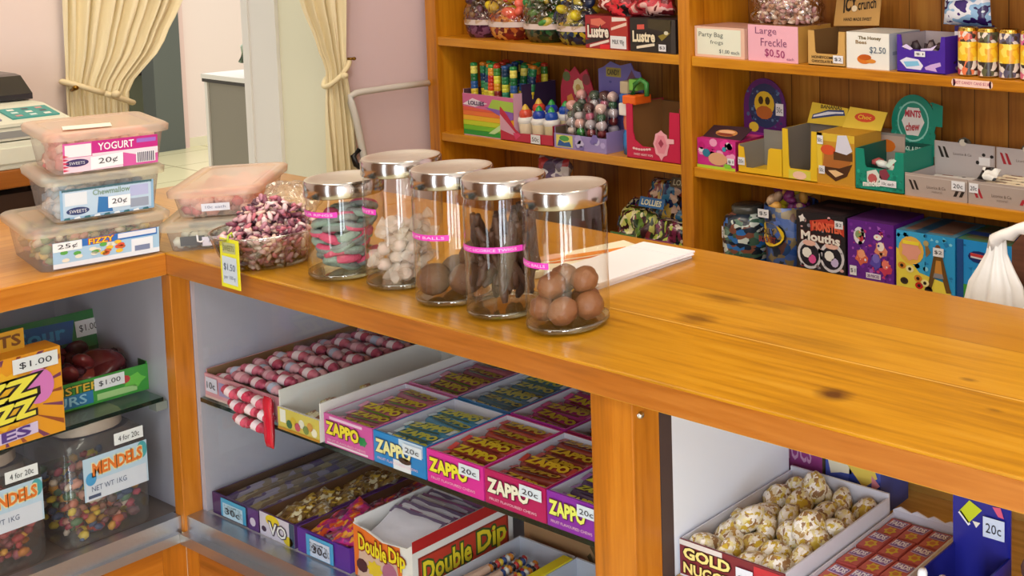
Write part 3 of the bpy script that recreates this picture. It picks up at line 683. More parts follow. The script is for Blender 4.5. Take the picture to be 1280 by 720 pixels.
# ------------------------------------------------------------------ paper bags right of the jars
for i in range(4):
    b = MB(); b.box(0, .118, 0, .20, 0, .003, C('#f0eff2'), b=.0008); b.box(0, .118, .165, .1655, .003, .0032, C('#d6d5da'))
    o = solo(b, 'paper_bag', ['white paper bag at the bottom of the flat pile beside the jars', 'white paper bag second from the bottom of the flat pile', 'white paper bag third from the bottom of the flat pile', 'white paper bag on top of the flat pile beside the jars'][i], 'paper bag', (.672+.002*i, .208+.002*(i % 2), .0032*i), math.radians([0, 1.2, -.8, .5][i]))
t = thing('paper_packet', 'cream paper packet with orange print lying beside the white paper bags', 'packet', (.585, .20, 0), math.radians(-14))
b = MB(); b.box(0, .075, 0, .21, 0, .012, C('#efe3c6'), b=.003); F = top(.075, .21, .012)
b.poly(F, [(.2, .3), (.5, .3), (.85, .85), (.6, .9)], C('#e2892c'), 1); b.poly(F, [(.55, .25), (.72, .3), (.9, .6), (.8, .65)], C('#d66f22'), 1); b.build('packet', t)
b = MB(); b.box(.004, .03, .03, .09, .0125, .0135, C('#e9b59a')); b.build('label', t)

# ------------------------------------------------------------------ brown chair back with a white carrier bag behind the counter
t = thing('chair', 'brown wooden chair standing behind the counter at the right', 'chair', (1.508, .668, FLOOR))
BR = wood('brown_chair_wood', '#6d4530', '#5b3726', '#45291c', 'X', .4, 9)
b = MB(); F = Face((-.255, 0, .60), (1, 0, 0), (0, 0, 1), .5, .40)
b.prism([(0, 0), (1, 0), (1, .86), (.94, .96), (.85, 1), (.10, 1), (.04, .985), (.0, .93)], F, BR, .024); b.build('backrest', t)
b = MB(); b.box(-.24, .24, .02, .44, .43, .46, BR, b=.006); b.build('seat', t)
for x, y, h in ((-.235, .01, .62), (.20, .01, .62), (-.22, .40, .43), (.18, .40, .43)):
    b = MB(); b.box(x, x+.035, y, y+.035, 0, h, BR, b=.004); b.build('leg', t)
t = thing('carrier_bag', 'white plastic carrier bag hanging on the corner of the brown chair', 'bag', (1.246, .622, -.275))
BAGM = mat('white_bag_plastic', '#eceae4', .35, bump=.12, bscale=40)
b = MB(); n = 48; V = []; prof = [(0, .04, .03), (.05, .050, .034), (.14, .052, .034), (.21, .050, .031), (.245, .042, .026), (.270, .028, .02), (.295, .016, .013), (.325, .012, .010)]
for z, rx, ry in prof:
    for i in range(n):
        a = 2*PI*i/n; k = 1 + .16*math.sin(a*9+z*4) + .09*math.sin(a*17+2-z*9); V.append((rx*k*math.cos(a) + .035*max(0, z-.22)*2, ry*k*math.sin(a), z))
Fs = [(j*n+i, j*n+(i+1) % n, (j+1)*n+(i+1) % n, (j+1)*n+i) for j in range(len(prof)-1) for i in range(n)] + [list(range(n))[::-1]]
b.add(V, Fs, BAGM, True); b.build('bag_body', t)
b = MB(); pts = [(.0, 0, .305)]; 
for i in range(9): pts.append((.006+.014*i, -.004, .318+.0065*i+.004*(i % 2)))
b.tube(pts, .009, BAGM, 8, [.012, .013, .009, .012, .009, .012, .009, .011, .009, .008]); b.build('handle', t)

# ------------------------------------------------------------------ cash register on its desk
t = thing('till_desk', 'small wooden desk under the cash register by the pink wall', 'desk', (-1.19, -.75, FLOOR))
b = MB(); b.box(0, .462, 0, .93, .965, 1.003, wood('desk_wood', '#a9651c', '#955413', '#77400c', 'Y', .4, 8, .1), b=.003); b.build('desk_top', t)
for x, y in ((.01, .02), (.40, .02), (.01, .86), (.40, .86)):
    b = MB(); b.box(x, x+.05, y, y+.05, 0, .965, mat('dark_desk_wood', '#3b2412', .5)); b.build('leg', t)
b = MB(); b.box(.06, .44, .03, .9, .87, .95, mat('dark_desk_wood', '#3b2412', .5)); b.build('drawer_box', t)
t = thing('cash_register', 'cream cash register with coloured key pads at the left edge', 'cash register', (-1.13, -.272, .0535))
RG = mat('register_plastic', '#d9dcc8', .45); RG2 = mat('register_grey', '#8f9390', .4)
F = Face((0, 0, 0), (1, 0, 0), (0, 0, 1), .40, .14)
b = MB(); P = [(0, .42), (1, .42), (1, .66), (.70, .82), (.45, .83), (0, .84)]; b.prism(P, F, RG, .44); b.build('body', t)
b = MB(); b.box(-.005, .40, .002, .438, 0, .056, RG, b=.003); b.box(.4, .405, .05, .39, .012, .045, RG, b=.002); b.build('cash_drawer', t)
b = MB(); b.box(.4001, .4015, .02, .42, .064, .078, RG2); b.box(.4001, .4012, 0.005, .435, .084, .0865, mat('register_line', '#9aa08e', .5)); b.build('slot', t)
K = Face((.40, .0, .14*.66), (0, 1, 0), (-.12, 0, .0224), .44, .122)
for i, (x0, x1, y0, y1, c) in enumerate(((.22, .52, .22, .74, '#e9e6d6'), (.56, .76, .2, .74, '#8b8296'), (.80, .98, .2, .76, '#3d9a94'))):
    b = MB(); b.prism([(x0, y0), (x1, y0), (x1, y1), (x0, y1)], Face(K.p(0, 0, 8), K.u, K.v, K.w, K.h), C(c), .003)
    for r in range(3):
        for q in range(3): b.disc(Face(K.p(0, 0, 8), K.u, K.v, K.w, K.h), x0+(x1-x0)*(.2+.3*q), y0+(y1-y0)*(.2+.3*r), .018, .06, C(['#f2efe4', '#4f5a60', '#c9908c', '#cfe7e2'][(i+r+q) % 4]), 1, 4, rot=.8)
    b.build('key_pad', t)
t = thing('card_terminal', 'black printer with dark paper slot standing on top of the cash register', 'card reader', (-1.07, -.03, .0535+.1185))
b = MB(); F = Face((0, 0, 0), (1, 0, 0), (0, 0, 1), .17, .05); b.prism([(0, 0), (1, 0), (1, .25), (.7, .95), (.55, 1), (.05, 1)], F, mat("black_gloss_plastic", "#1c1c1e", .2), .20); b.build('body', t)
b = MB(); b.box(.05, .10, .04, .15, .0502, .0515, C('#3a4a36')); b.build('display', t)
# ------------------------------------------------------------------ sweets in the middle case
ZS = -.2571                                            # glass shelf
ZF = -.4611                                            # case floor
YEL = C('#f0dc22'); DKRED = C('#7a1230')
def zappo(label, x, y, col, tcol, wcols, row, group, lab, n=6, sticker=True, extra=None, w=.121):
    d, h = .135, .049
    t = thing('fruit_bar_box', label, 'box', (x, y, ZS))
    b = MB(); shell(b, w, d, h, C(col), C('#cfcbd8')); b.build('carton', t)
    F = front(w, h); b = MB()
    if extra == 'blue':
        b.rect(F, .38, .0, .72, .30, C('#e8ecf4'), 1); b.rect(F, .50, .62, .96, 1, C('#c9dcf0'), 1); b.disc(F, .62, .36, .12, .1, C('#3b2a22'), 4)
    if extra == 'lime': b.rect(F, .12, .86, .8, .95, C('#f0c8e4'), 1); b.disc(F, .80, .48, .10, .17, C('#1f8a4c'), 2, 12, .25); b.rect(F, .05, .04, .9, .10, C('#f1dbe9'), 1)
    b.text(F, 'ZAPPO', .05, .36, .74, .80, C(tcol), 3, out=C('#5a2030') if extra != 'blue' else C('#143a6a'), slant=-.0, og=.05, off=.05)
    b.text(F, 'FRUIT FLAVOURED CHEWS', .08, .14, .86, .22, C('#f4c8dc'), 2, off=0.); b.build('front_print', t)
    if sticker: price(t, F, .60, .60, .96, .93, '20c', paper=C('#dfe6f2'))
    bm_ = MB(); L = w - .008; R_ = .0112
    prof = [(-L/2, .001), (-L/2+.006, R_*.8), (-L/2+.01, R_), (L/2-.01, R_), (L/2-.006, R_*.8), (L/2, .001)]
    V = []; Fs = []
    for px, r in prof:
        for k in range(8): q = 2*PI*k/8+PI/8; V.append((px, r*1.05*math.cos(q), r*.8*math.sin(q)))
    for j in range(5):
        for k in range(8): Fs.append((j*8+k, j*8+(k+1) % 8, (j+1)*8+(k+1) % 8, (j+1)*8+k))
    bm_.add(V, Fs, C(wcols[0], .25), True)
    Ft = Face((-L*.36, -R_*.70, R_*.8), (1, 0, 0), (0, 1, 0), L*.72, R_*1.40)
    bm_.rect(Ft, -.14, .0, -.02, 1, C(wcols[1], .25), 1); bm_.rect(Ft, 1.02, 0, 1.14, 1, C(wcols[1], .25), 1)
    bm_.text(Ft, 'ZAPPO', 0, .06, 1, .94, C(wcols[2]), 2, off=.06); bm_.rect(Ft, .1, -.25, .9, .0, C(wcols[3], .25), 1)
    p = None
    for i in range(n):
        loc = (x + w/2, y + .016 + (d-.032)*i/(n-1), ZS + .028 + .004*((i*7) % 3))
        rot = (R.uniform(-.25, .25), R.uniform(-.04, .04), R.uniform(-.06, .06))
        if p is None:
            p = solo(bm_, 'fruit_bar', lab, 'sweet', loc, 0, group); p.rotation_euler = rot
        else: dup(p, loc, rot)
R = random.Random(21)
X = [.382, .509, .637, .766, .894]
zappo('pink and lime fruit bar box at the left of the front row', X[0], .030, '#d65aa8', '#f4e03a', ('#a05a6a', '#d995b5', '#c8b42a', '#5a7a2a'), 0, 'bars in the pink and lime box', 'pink wrapped fruit bar lying in the pink and lime box', extra='lime', sticker=False, w=.124)
zappo('bright blue fruit bar box in the front row', X[1], .030, '#1f86cf', '#f2e9a0', ('#2f6f8f', '#c8dbe8', '#b8b832', '#2a5a3a'), 0, 'bars in the blue box', 'blue and yellow fruit bar lying in the bright blue box', extra='blue', n=7, w=.124)
zappo('hot pink fruit bar box in the front row with yellow lettering', X[2], .030, '#dd2f9a', '#f1e53a', ('#8f3328', '#c9474a', '#c8aa20', '#6a1e1e'), 0, 'bars in the hot pink box', 'red and yellow fruit bar lying in the hot pink box', w=.125)
zappo('cherry red fruit bar box in the front row with cream lettering', X[3], .030, '#b8195c', '#f0ead2', ('#7c2a22', '#a83a36', '#c29a1c', '#5a1a1c'), 0, 'bars in the cherry red box', 'dark red fruit bar lying in the cherry red box', w=.125)
zappo('purple fruit bar box at the right of the front row', X[4], .030, '#8a2ba4', '#e8ec6a', ('#4a3350', '#8a5a96', '#b8b02c', '#3a2a50'), 0, 'bars in the purple box', 'dark purple fruit bar lying in the purple box', w=.102)
zappo('pink fruit bar box behind the pink and lime box', X[0], .170, '#d883b8', '#f4e03a', ('#a05a6a', '#d995b5', '#c8b42a', '#5a7a2a'), 1, 'bars in the pink box behind', 'pink wrapped fruit bar in the box behind the pink and lime one', sticker=False, w=.124)
zappo('blue fruit bar box behind the bright blue front box', X[1], .170, '#2a78b4', '#f2e9a0', ('#3a6a86', '#c8dbe8', '#b8b832', '#2a5a3a'), 1, 'bars in the blue box behind', 'blue and yellow fruit bar in the box behind the bright blue one', sticker=False, w=.124)
zappo('magenta fruit bar box behind the hot pink front box', X[2], .170, '#b8259c', '#f1e53a', ('#a02a72', '#d04a9a', '#c8aa20', '#6a1e1e'), 1, 'bars in the magenta box behind', 'magenta fruit bar in the box behind the hot pink one', sticker=False, w=.125)
zappo('red fruit bar box behind the cherry red front box', X[3], .170, '#9a1a50', '#f0ead2', ('#7c2a22', '#a83a36', '#c29a1c', '#5a1a1c'), 1, 'bars in the red box behind', 'dark red fruit bar in the box behind the cherry red one', sticker=False, n=5, w=.125)

# pink box of wrapped rolls, left
t = thing('sweet_roll_box', 'long pink box of pink and white wrapped rolls at the left of the glass shelf', 'box', (.024, .036, ZS))
w, d, h = .222, .30, .044
b = MB(); shell(b, w, d, h, C('#d9929f'), C('#8a6a4c'), fh=.042, bh=.058, sh=.048); b.build('carton', t)
b = MB(); F = front(w, .042); b.rect(F, .0, .0, .45, 1, C('#e0a0ac'), 1); b.rect(F, .2, .25, .36, .8, C('#a69ac6'), 2); b.rect(F, 0, 0, .45, .1, C('#e9c8c0'), 2); b.build('front_print', t)
price(t, F, .03, .3, .19, .9, '10c', paper=C('#d9daee'))
def roll(c1, c2):
    b = MB(); M = Matrix.Rotation(PI/2, 4, 'Y'); L = .048
    b.lathe([(.0015, -L/2), (.007, -L/2+.004), (.0035, -L/2+.008), (.0085, -L/2+.012), (.0088, -L/2+.0165)], C(c1, .25), 10, M)
    b.lathe([(.0088, -L/2+.0165), (.0089, L/2-.0165)], C(c2, .25), 10, M)
    b.lathe([(.0088, L/2-.0165), (.0085, L/2-.012), (.0035, L/2-.008), (.007, L/2-.004), (.0015, L/2)], C(c1, .25), 10, M); return b
R = random.Random(3); ps = []
for cx in (.045, .094, .143, .192):
    for j in range(15):
        ps.append(((.024+cx-.010+R.uniform(-.003, .003), .036+.016+.0186*j, ZS+.036+.007*(j % 2)+(.008 if cx > .08 else -.004)), (R.uniform(0, 6), R.uniform(-.12, .12), R.uniform(-.2, .2))))
spread_copies([roll('#c9667c', '#ead9e0'), roll('#dba4b0', '#b8c0da'), roll('#b44a66', '#e6ccd4'), roll('#c27a8a', '#dfa9b4')], 'wrapped_roll', 'pink and white wrapped roll lying in the long pink box', 'sweet', 'wrapped rolls in the pink box', ps)
ps = []
for i, (x, z) in enumerate(((.125, -.226), (.165, -.222), (.205, -.226), (.14, -.246), (.185, -.244), (.222, -.246), (.155, -.268), (.20, -.268))):
    ps.append(((x, .027, z), (R.uniform(0, 6), .12, R.uniform(-.1, .1))))
spread_copies([roll('#d0566e', '#f0dfe4'), roll('#c23a56', '#eee2ea')], 'wrapped_roll', 'pink and white wrapped roll hanging over the front of the long pink box', 'sweet', 'wrapped rolls over the box front', ps)
t = thing('sweet_strip', 'red glossy strip hanging between the pink box and the white lined carton', 'wrapper', (.238, .024, -.295))
b = MB(); b.pillow(.022, .085, .010, C('#c4122e', .25), 2, .2); b.build('wrapper', t)

# white lined open carton
t = thing('sweet_carton', 'long half empty carton with white lining and yellow front', 'box', (.262, .026, ZS))
w, d, h = .114, .285, .058
b = MB(); shell(b, w, d, h, C('#e6e3e0'), C('#dedbd8'), fh=.036, bh=.062, sh=.062); b.build('carton', t)
b = MB(); F = front(w, .036); b.rect(F, 0, 0, 1, 1, C('#d9c65a'), 1); b.rect(F, .06, .35, .2, .95, C('#f2f0e6'), 2)
for i, c in enumerate(('#3d6a4a', '#d8b83a', '#c9556a', '#e8e4d2', '#7c8f4a', '#d69a4a', '#f2ead2')): b.disc(F, .28+.1*i, .35+.2*(i % 2), .07, .2, C(c), 2, 10)
b.rect(F, 0, 0, 1, .12, C('#c48a2a'), 3); b.build('front_print', t)
def strip_sweet(c1): b = MB(); b.pillow(.05, .016, .010, printed('yellow_wrap', ['#d9d0a8', '#b9a03a', '#e8e4d4', '#8f5a3a'], 90), 3, .25, Matrix.Rotation(-1.4, 4, 'X')); return b
ps = [((.262+.03+.05*(i % 2), .026+.03+.022*(i//2), ZS+.010+.006*(i % 3)), (R.uniform(-.2, .2), R.uniform(-.2, .2), R.uniform(-.5, .5))) for i in range(10)]
spread_copies([strip_sweet('#d9d0a8')], 'wrapped_chew', 'yellow wrapped chew lying at the front of the white lined carton', 'sweet', 'yellow chews in the carton', ps)

# dark strip box at the back, brown box under the shelf
t = thing('sherbet_box', 'dark purple box with a blue price panel at the left of the case floor', 'box', (.002+.028, .034, ZF))
w, d, h = .142, .30, .037
b = MB(); shell(b, w, d, h, C('#43205e'), C('#5c4434'), fh=h, bh=h, sh=h); b.build('carton', t)  # brown inside colour stands in for shadow in the open box
b = MB(); F = front(w, h); b.rect(F, .78, 0, 1, 1, C('#55297c'), 1); b.disc(F, .88, .4, .06, .2, C('#d8cfe4'), 2); b.build('front_print', t)
price(t, F, .22, .10, .76, .96, 'SHERBET 30c', label='blue price panel', paper=C('#3aa3d2')); price(t, F, .27, .12, .70, .78, '30c', label='white price sticker', paper=C('#bcdcf2'), l=8)
def long_strip(c): b = MB(); b.pillow(.022, .27, .012, printed(c[0], c[1], 60, .3, (1, 1, .3)), 4, .2, Matrix.Rotation(-PI/2, 4, 'X')); return b
ps = [((.030+.022+.0242*i, .044, ZF+.022), (0, R.uniform(-.2, .2), 0)) for i in range(5)]
spread_copies([long_strip(('lilac_strip', ['#8a8298', '#4a3266', '#6c5a4a', '#7a6a5a'])), long_strip(('brown_strip', ['#6a5238', '#8c7a50', '#4c3a5c', '#584634']))], 'sherbet_strip', 'long wrapped strip lying lengthwise in the dark purple box', 'sweet', 'strips in the dark purple box', ps)

t = thing('sherbet_box', 'yellow and white fronted box second from left on the case floor', 'box', (.176, .034, ZF))
w, d, h = .100, .29, .040
b = MB(); shell(b, w, d, h, C('#4d2a6c'), C('#5c4434')); b.build('carton', t)
b = MB(); F = front(w, h); b.rect(F, 0, 0, 1, 1, C('#d6cfe2'), 1); b.disc(F, .38, .78, .2, .24, C('#e9d020'), 2); b.text(F, 'VO', .28, .2, .78, .72, C('#f2f2f4'), 3, out=C('#4a4258')); b.disc(F, .82, .2, .14, .2, C('#d8c020'), 2); b.rect(F, .86, 0, 1, 1, C('#37506c'), 2); b.disc(F, .12, .3, .07, .12, C('#3c2a4c'), 2); b.build('front_print', t)
R = random.Random(6)
def crink(nm, cs, w=.032, h=.036): b = MB(); b.pillow(w, h, .014, printed(nm, cs, 120, .3), 6, .35, Matrix.Rotation(-1.25, 4, 'X')); return b
ps = [((.176+.020+.030*(i % 3)+R.uniform(-.004, .004), .042+.021*(i//3), ZF+.018+.007*(i % 3)), (R.uniform(-.2, .2), R.uniform(-.3, .3), R.uniform(-.6, .6))) for i in range(36)]
spread_copies([crink('brown_gold_wrap', ['#8a6a2c', '#b8983a', '#5c4326', '#cfc4a4', '#74562c']), crink('brown_grey_wrap', ['#7a6236', '#a39a8c', '#5c4326', '#8a6f34'])], 'wrapped_chew', 'brown and gold wrapped chew in the box with the yellow and white front', 'sweet', 'gold chews on the case floor', ps)
t = thing('sherbet_box', 'purple box with bright pink wrappers beside the red and yellow sherbet box', 'box', (.284, .034, ZF))
w, d, h = .142, .29, .040
b = MB(); shell(b, w, d, h, C('#5a2c9a'), C('#5c4434')); b.build('carton', t)
F = front(w, h); price(t, F, .2, .06, .72, .94, 'SHERBET 30c', label='blue price panel', paper=C('#49a7dc')); price(t, F, .28, .10, .66, .80, '30c', label='white price sticker', paper=C('#cfd9f2'), l=8)
ps = [((.284+.026+.045*(i % 3)+R.uniform(-.004, .004), .040+.026*(i//3), ZF+.021+.007*(i % 3)), (R.uniform(-.2, .2), R.uniform(-.3, .3), R.uniform(-.4, .4))) for i in range(27)]
spread_copies([crink('pink_wrap', ['#c02a86', '#e2572c', '#b8246a', '#e8a03a', '#8a2a7a'], .050, .046), crink('wine_wrap', ['#7a2a5a', '#a83a3a', '#5c2a4c', '#c05a8a', '#8f8a94'], .050, .046)], 'wrapped_chew', 'bright pink wrapped chew in the purple box on the case floor', 'sweet', 'pink chews on the case floor', ps)

# double dip
t = thing('sherbet_box', 'red and yellow Double Dip box full of white sachets on the case floor', 'box', (.436, .036, ZF))
w, d, h = .146, .172, .092
b = MB(); b.box(0, w, 0, d, 0, .002, C('#d8d2cc')); 
Fr = Face((0, 0, 0), (1, 0, 0), (0, 0, 1), w, h)
b.prism([(0, 0), (1, 0), (1, .94), (.92, .86), (.8, .84), (.66, .82), (.5, .80), (.34, .86), (.22, .90), (.08, .90), (0, .94)], Fr, C('#e6e2e0'), .002)
b.box(w-.002, w, .002, d, .002, h, C('#e6e2e0')); b.box(0, .002, .002, d, .002, h, C('#e6e2e0')); b.box(.002, w-.002, d-.002, d, .002, h, C('#e6e2e0')); b.build('carton', t)
b = MB(); b.poly(Fr, [(.0, .02), (.84, .02), (.8, .82), (.5, .78), (.22, .88), (0, .92)], C('#e8742a'), 1)
b.poly(Fr, [(.05, .02), (.8, .02), (.74, .5), (.1, .55)], C('#d9b7a4'), 2); b.disc(Fr, .36, .26, .15, .16, C('#e8c62a'), 3, 16, .3); b.disc(Fr, .62, .28, .13, .2, C('#b06a8a'), 3, 12); b.disc(Fr, .14, .24, .1, .12, C('#4a2430'), 3, 9)
b.text(Fr, 'Double', .10, .52, .58, .80, C('#f2dc2a'), 4, out=C('#8a2a1a'), slant=-.06, off=.03); b.text(Fr, 'Dip', .62, .44, .90, .78, C('#f2dc2a'), 4, out=C('#8a2a1a'), slant=-.03, off=.03)
Rt = right(w, d, h); b.rect(Rt, 0, .80, 1, 1, C('#b01c20'), 1); b.rect(Rt, .05, .10, .95, .68, C('#8f2f24'), 1); b.rect(Rt, .07, .13, .93, .65, C('#c23a2a'), 2)
b.text(Rt, 'Double', .09, .2, .56, .58, C('#e9d42c'), 3, out=C('#3a5a2a'), off=.03); b.text(Rt, 'Dip', .62, .14, .92, .62, C('#e9d42c'), 3, out=C('#3a5a2a'), off=.03); b.build('print', t)
def sachet(i):
    b = MB(); b.pillow(.130, .060, .006, [C('#d9d4de', .3), C('#cdc6d6', .3), C('#e4e2e6', .3)][i], i*3, .25); b.box(-.064, .064, -.0011, .0011, .050, .062, [C('#6a5a78', .3), C('#8f5a86', .3), C('#f2f0f2', .3)][i]); return b
ps = [((.436+.073+R.uniform(-.002, .002), .036+.010+.0049*i, ZF+.058+R.uniform(-.001, .002)), (-1.12+R.uniform(-.05, .05), R.uniform(-.03, .03), R.uniform(-.02, .02))) for i in range(21)]
spread_copies([sachet(0), sachet(1), sachet(2)], 'sherbet_sachet', 'white and lilac sachet standing in the Double Dip box', 'sachet', 'sachets in the Double Dip box', ps)

# kraft box behind, under the shelf
t = thing('cardboard_box', 'plain brown cardboard box under the glass shelf behind the white trays', 'box', (.60, .215, ZF))
b = MB(); shell(b, .40, .19, .135, C('#a9825c'), C('#7d5d40'), fh=.125); b.box(.135, .40, -.03, .0, .112, .115, C('#b28a60')); b.box(.135, .40, -.028, -.025, .115, .13, C('#b08456')); b.build('carton', t)
R = random.Random(31); b = MB(); F = front(.40, .125)
for i in range(26):
    x0, y0 = .36+R.random()*.6, .15+R.random()*.62; b.poly(F, [(x0, y0), (x0+.03, y0-.12), (x0+.045, y0-.1), (x0+.02, y0+.06)], C(['#4a3a22', '#5a4a30', '#b9a27c'][i % 3]), 1)
b.build('side_print', t)
# white trays with sticks of sugar beads
for i, (x, lab) in enumerate(((.612, 'white tray of beaded candy sticks beside the Double Dip box'), (.744, 'white tray behind the yellow strip at the bottom of the case'))):
    t = thing('candy_tray', lab, 'tray', (x, .048, ZF)); b = MB(); shell(b, .128, .150, .034, C('#d3d6e0'), C('#c3c7d4')); b.build('carton', t)
    if i == 0: b = MB(); b.box(.114, .134, -.01, .14, .0345, .037, YEL); b.build('yellow_strip', t)
BEAD = [C('#2a4a8a'), C('#e9e6e2'), C('#d8862a'), C('#1f1f2a'), C('#c83a3a'), C('#e2c23a')]
def stick(seed):
    R = random.Random(seed); b = MB(); M = Matrix.Rotation(PI/2, 4, 'Y')
    b.cyl((0, 0, -.045), .0062, .05, C('#d9b8a4', .3), 8, M)
    for i in range(7): b.lathe([(.003, .006+.006*i), (.0068, .009+.006*i), (.003, .012+.006*i)], BEAD[(i+seed) % 6], 8, M)
    b.cyl((0, 0, .004), .0035, .045, C('#d8d2cc', .3), 8, M); return b
ps = [((.612+.014+.0145*i, .048+.078-.012*(i % 2), ZF+.018+.007*(i % 2)), (R.uniform(0, 6), R.uniform(-.05, .05), PI/2+R.uniform(-.06, .06))) for i in range(8)]
spread_copies([stick(0), stick(2), stick(4)], 'candy_stick', 'beaded candy stick lying in the white tray beside the Double Dip box', 'sweet', 'candy sticks in the white tray', ps)

# ------------------------------------------------------------------ right case
ZR = -.3054
t = thing('sweet_tray', 'white tray of gold nugget sweets with dark red GOLD NUGGETS front', 'box', (1.078, .088, ZR))
w, d, h = .178, .225, .050
b = MB(); shell(b, w, d, h, C('#dcdde8'), C('#d6d8e4'), bh=.056, front_mat=C('#7a2a34')); b.build('carton', t)
F = front(w, h); b = MB(); b.rect(F, .0, .86, .42, 1, C('#d8d2d0'), 1); b.text(F, 'GOLD', .04, .52, .50, .84, C('#efe08a'), 2, out=C('#3a1a14'), off=.04); b.text(F, 'NUGGETS', .04, .12, .62, .42, C('#efe08a'), 2, out=C('#3a1a14'), off=.03); b.rect(F, .72, .0, 1, .95, C('#c0303c'), 1); b.build('front_print', t)
price(t, F, .56, .10, .72, .80, '5c', paper=C('#dfe6f4'))
NUG = printed('gold_nugget_wrap', ['#efe9dc', '#d9cfb4', '#c9ac3a', '#f4f0e8', '#b08a4a', '#e6dfcf', '#e0d49a', '#f2eee4', '#94704a'], 170, .28)
def nug(s): b = MB(); b.ball((0, 0, 0), .0208, NUG, 3, .14, seed=s*2.7, sc=(1.12, 1.12, .72)); return b
R = random.Random(2); ps = []
for j in range(6):
    for i in range(4): ps.append(((1.078+.024+.0405*i+(.007 if j % 2 else .0), .088+.024+.0355*j, ZR+.030+R.uniform(-.003, .006)), (R.uniform(0, 6), R.uniform(0, 6), R.uniform(0, 6))))
for x, y in ((.07, .19), (.135, .10), (.05, .08)): ps.append(((1.078+x, .088+y, ZR+.052), (R.uniform(0, 6), R.uniform(0, 6), 0)))
spread_copies([nug(1), nug(2), nug(3)], 'gold_nugget_sweet', 'round white and gold wrapped nugget in the GOLD NUGGETS tray', 'sweet', 'gold nuggets in the tray', ps)
t = thing('candy_card_tray', 'white tray of red candy packets next to the gold nugget tray', 'box', (1.262, .04, ZR))
w, d, h = .112, .275, .030
b = MB(); shell(b, w, d, h, C('#dcdde8'), C('#d9dae6'), bh=.034); F = Face((0, d-.002, .034), (1, 0, 0), (0, 0, 1), w, .006)
b.prism([(0, 0)] + [(i/12+.02, .2+.8*((i*5) % 3)/2) for i in range(12)] + [(1, 0)], F, C('#e4e4ee'), .002); b.build('carton', t)
def fads():
    b = MB(); b.box(-.0165, .0165, -.0205, .0205, -.006, .006, C('#b4504a')); T_ = Face((-.0165, -.0205, .006), (1, 0, 0), (0, 1, 0), .033, .041)
    b.rect(T_, .03, .03, .97, .97, C('#c4605a'), 1); b.disc(T_, .5, .27, .32, .24, C('#d8b83a'), 2, 12, .35); b.disc(T_, .5, .27, .14, .1, C('#c87a3a'), 3, 8); b.poly(T_, [(.08, .52), (.86, .50), (.94, .9), (.14, .94)], C('#e2d6e6'), 2); b.poly(T_, [(.11, .54), (.84, .52), (.91, .88), (.17, .92)], C('#8f6aa8'), 3); b.text(T_, 'FADS', .18, .58, .86, .84, C('#f2ecf6'), 4, off=.05); return b
ps = []; R = random.Random(12)
for j in range(6):
    for i in range(3): ps.append(((1.262+.021+.0350*i, .04+.026+.0438*j, ZR+.020+R.uniform(-.001, .002)), (R.uniform(-.05, .05), R.uniform(-.05, .05), R.uniform(-.04, .04))))
spread_copies([fads()], 'candy_packet', 'red and yellow candy packet lying in the white tray beside the gold nuggets', 'sweet', 'red candy packets in the tray', ps)
t = thing('display_box', 'navy blue display box with yellow tag and white price at the right', 'box', (1.432, .13, ZR))
w, d, h = .083, .075, .148
NAVY = mat('navy_card', '#1d2492', .3)
b = MB(); shell(b, w, d, .05, NAVY, mat('navy_inside', '#23268a', .35), bh=h, fh=.03, sh=.085); b.build('carton', t)
b = MB(); F = Face((0, d-.0035, .105), (1, 0, 0), (0, 0, 1), w, .043); b.poly(F, [(.12, .55), (.28, .25), (.52, .75), (.30, .95)], C('#c3cf22'), 1); b.poly(F, [(.1, .5), (.28, .18), (.32, .25), (.15, .58)], C('#e8e8ee'), 1); b.disc(F, .42, .3, .08, .12, C('#e9e6dc'), 1, 3, rot=.5); b.poly(F, [(.7, .95), (.8, .7), (.9, .68), (.84, .98)], C('#d85a7a'), 2)
b.build('header_print', t); price(t, F, .55, .02, .92, .62, '20c', paper=C('#cfdcf2'))
for i, (x, y, z0, lab) in enumerate(((1.458, .095, -.195, 'white candy stick standing in the cup, tallest one'), (1.482, .10, -.200, 'white candy stick standing right of the tallest one'), (1.446, .085, -.212, 'white candy stick at the left of the cup'), (1.470, .085, -.207, 'short white candy stick between the others'), (1.494, .09, -.212, 'short white candy stick at the right of the cup'))):
    b = MB(); b.lathe([(.0, 0), (.006, 0), (.006, z0-ZR-.004), (.0045, z0-ZR), (0, z0-ZR+.001)], C('#e6e9ef', .3), 12); solo(b, 'candy_stick', lab, 'sweet', (x, y, ZR))
b = MB(); b.lathe([(.0, 0), (.034, 0), (.036, .07), (.034, .07), (.032, .004), (0, .004)], clear('cup_plastic', '#f0f0f0', 1., .05, .04, film=.08), 20); solo(b, 'plastic_cup', 'clear plastic cup holding white candy sticks', 'cup', (1.470, .0915, ZR-.0005))
CR = mat('brown_crinkle', '#6a4a40', .5, bump=.5, bscale=70)
ps = [((1.560+x, .12+y, ZR+z), (i, i*2, 0)) for i, (x, y, z) in enumerate(((0, 0, .022), (.05, .01, .022), (.02, .05, .022), (.07, .05, .022), (.025, .02, .058), (.065, .03, .058), (.045, .03, .095), (-.01, .05, .055), (.02, .045, .105)))]
spread_copies([MB().ball((0, 0, 0), .025, CR, 3, .5, seed=3, sc=(1, 1, .85)), MB().ball((0, 0, 0), .025, CR, 3, .5, seed=7, sc=(1, 1, .85))], 'wrapped_chocolate', 'brown crinkled chocolate heaped beside the navy display box', 'sweet', 'brown chocolates at the right', ps)
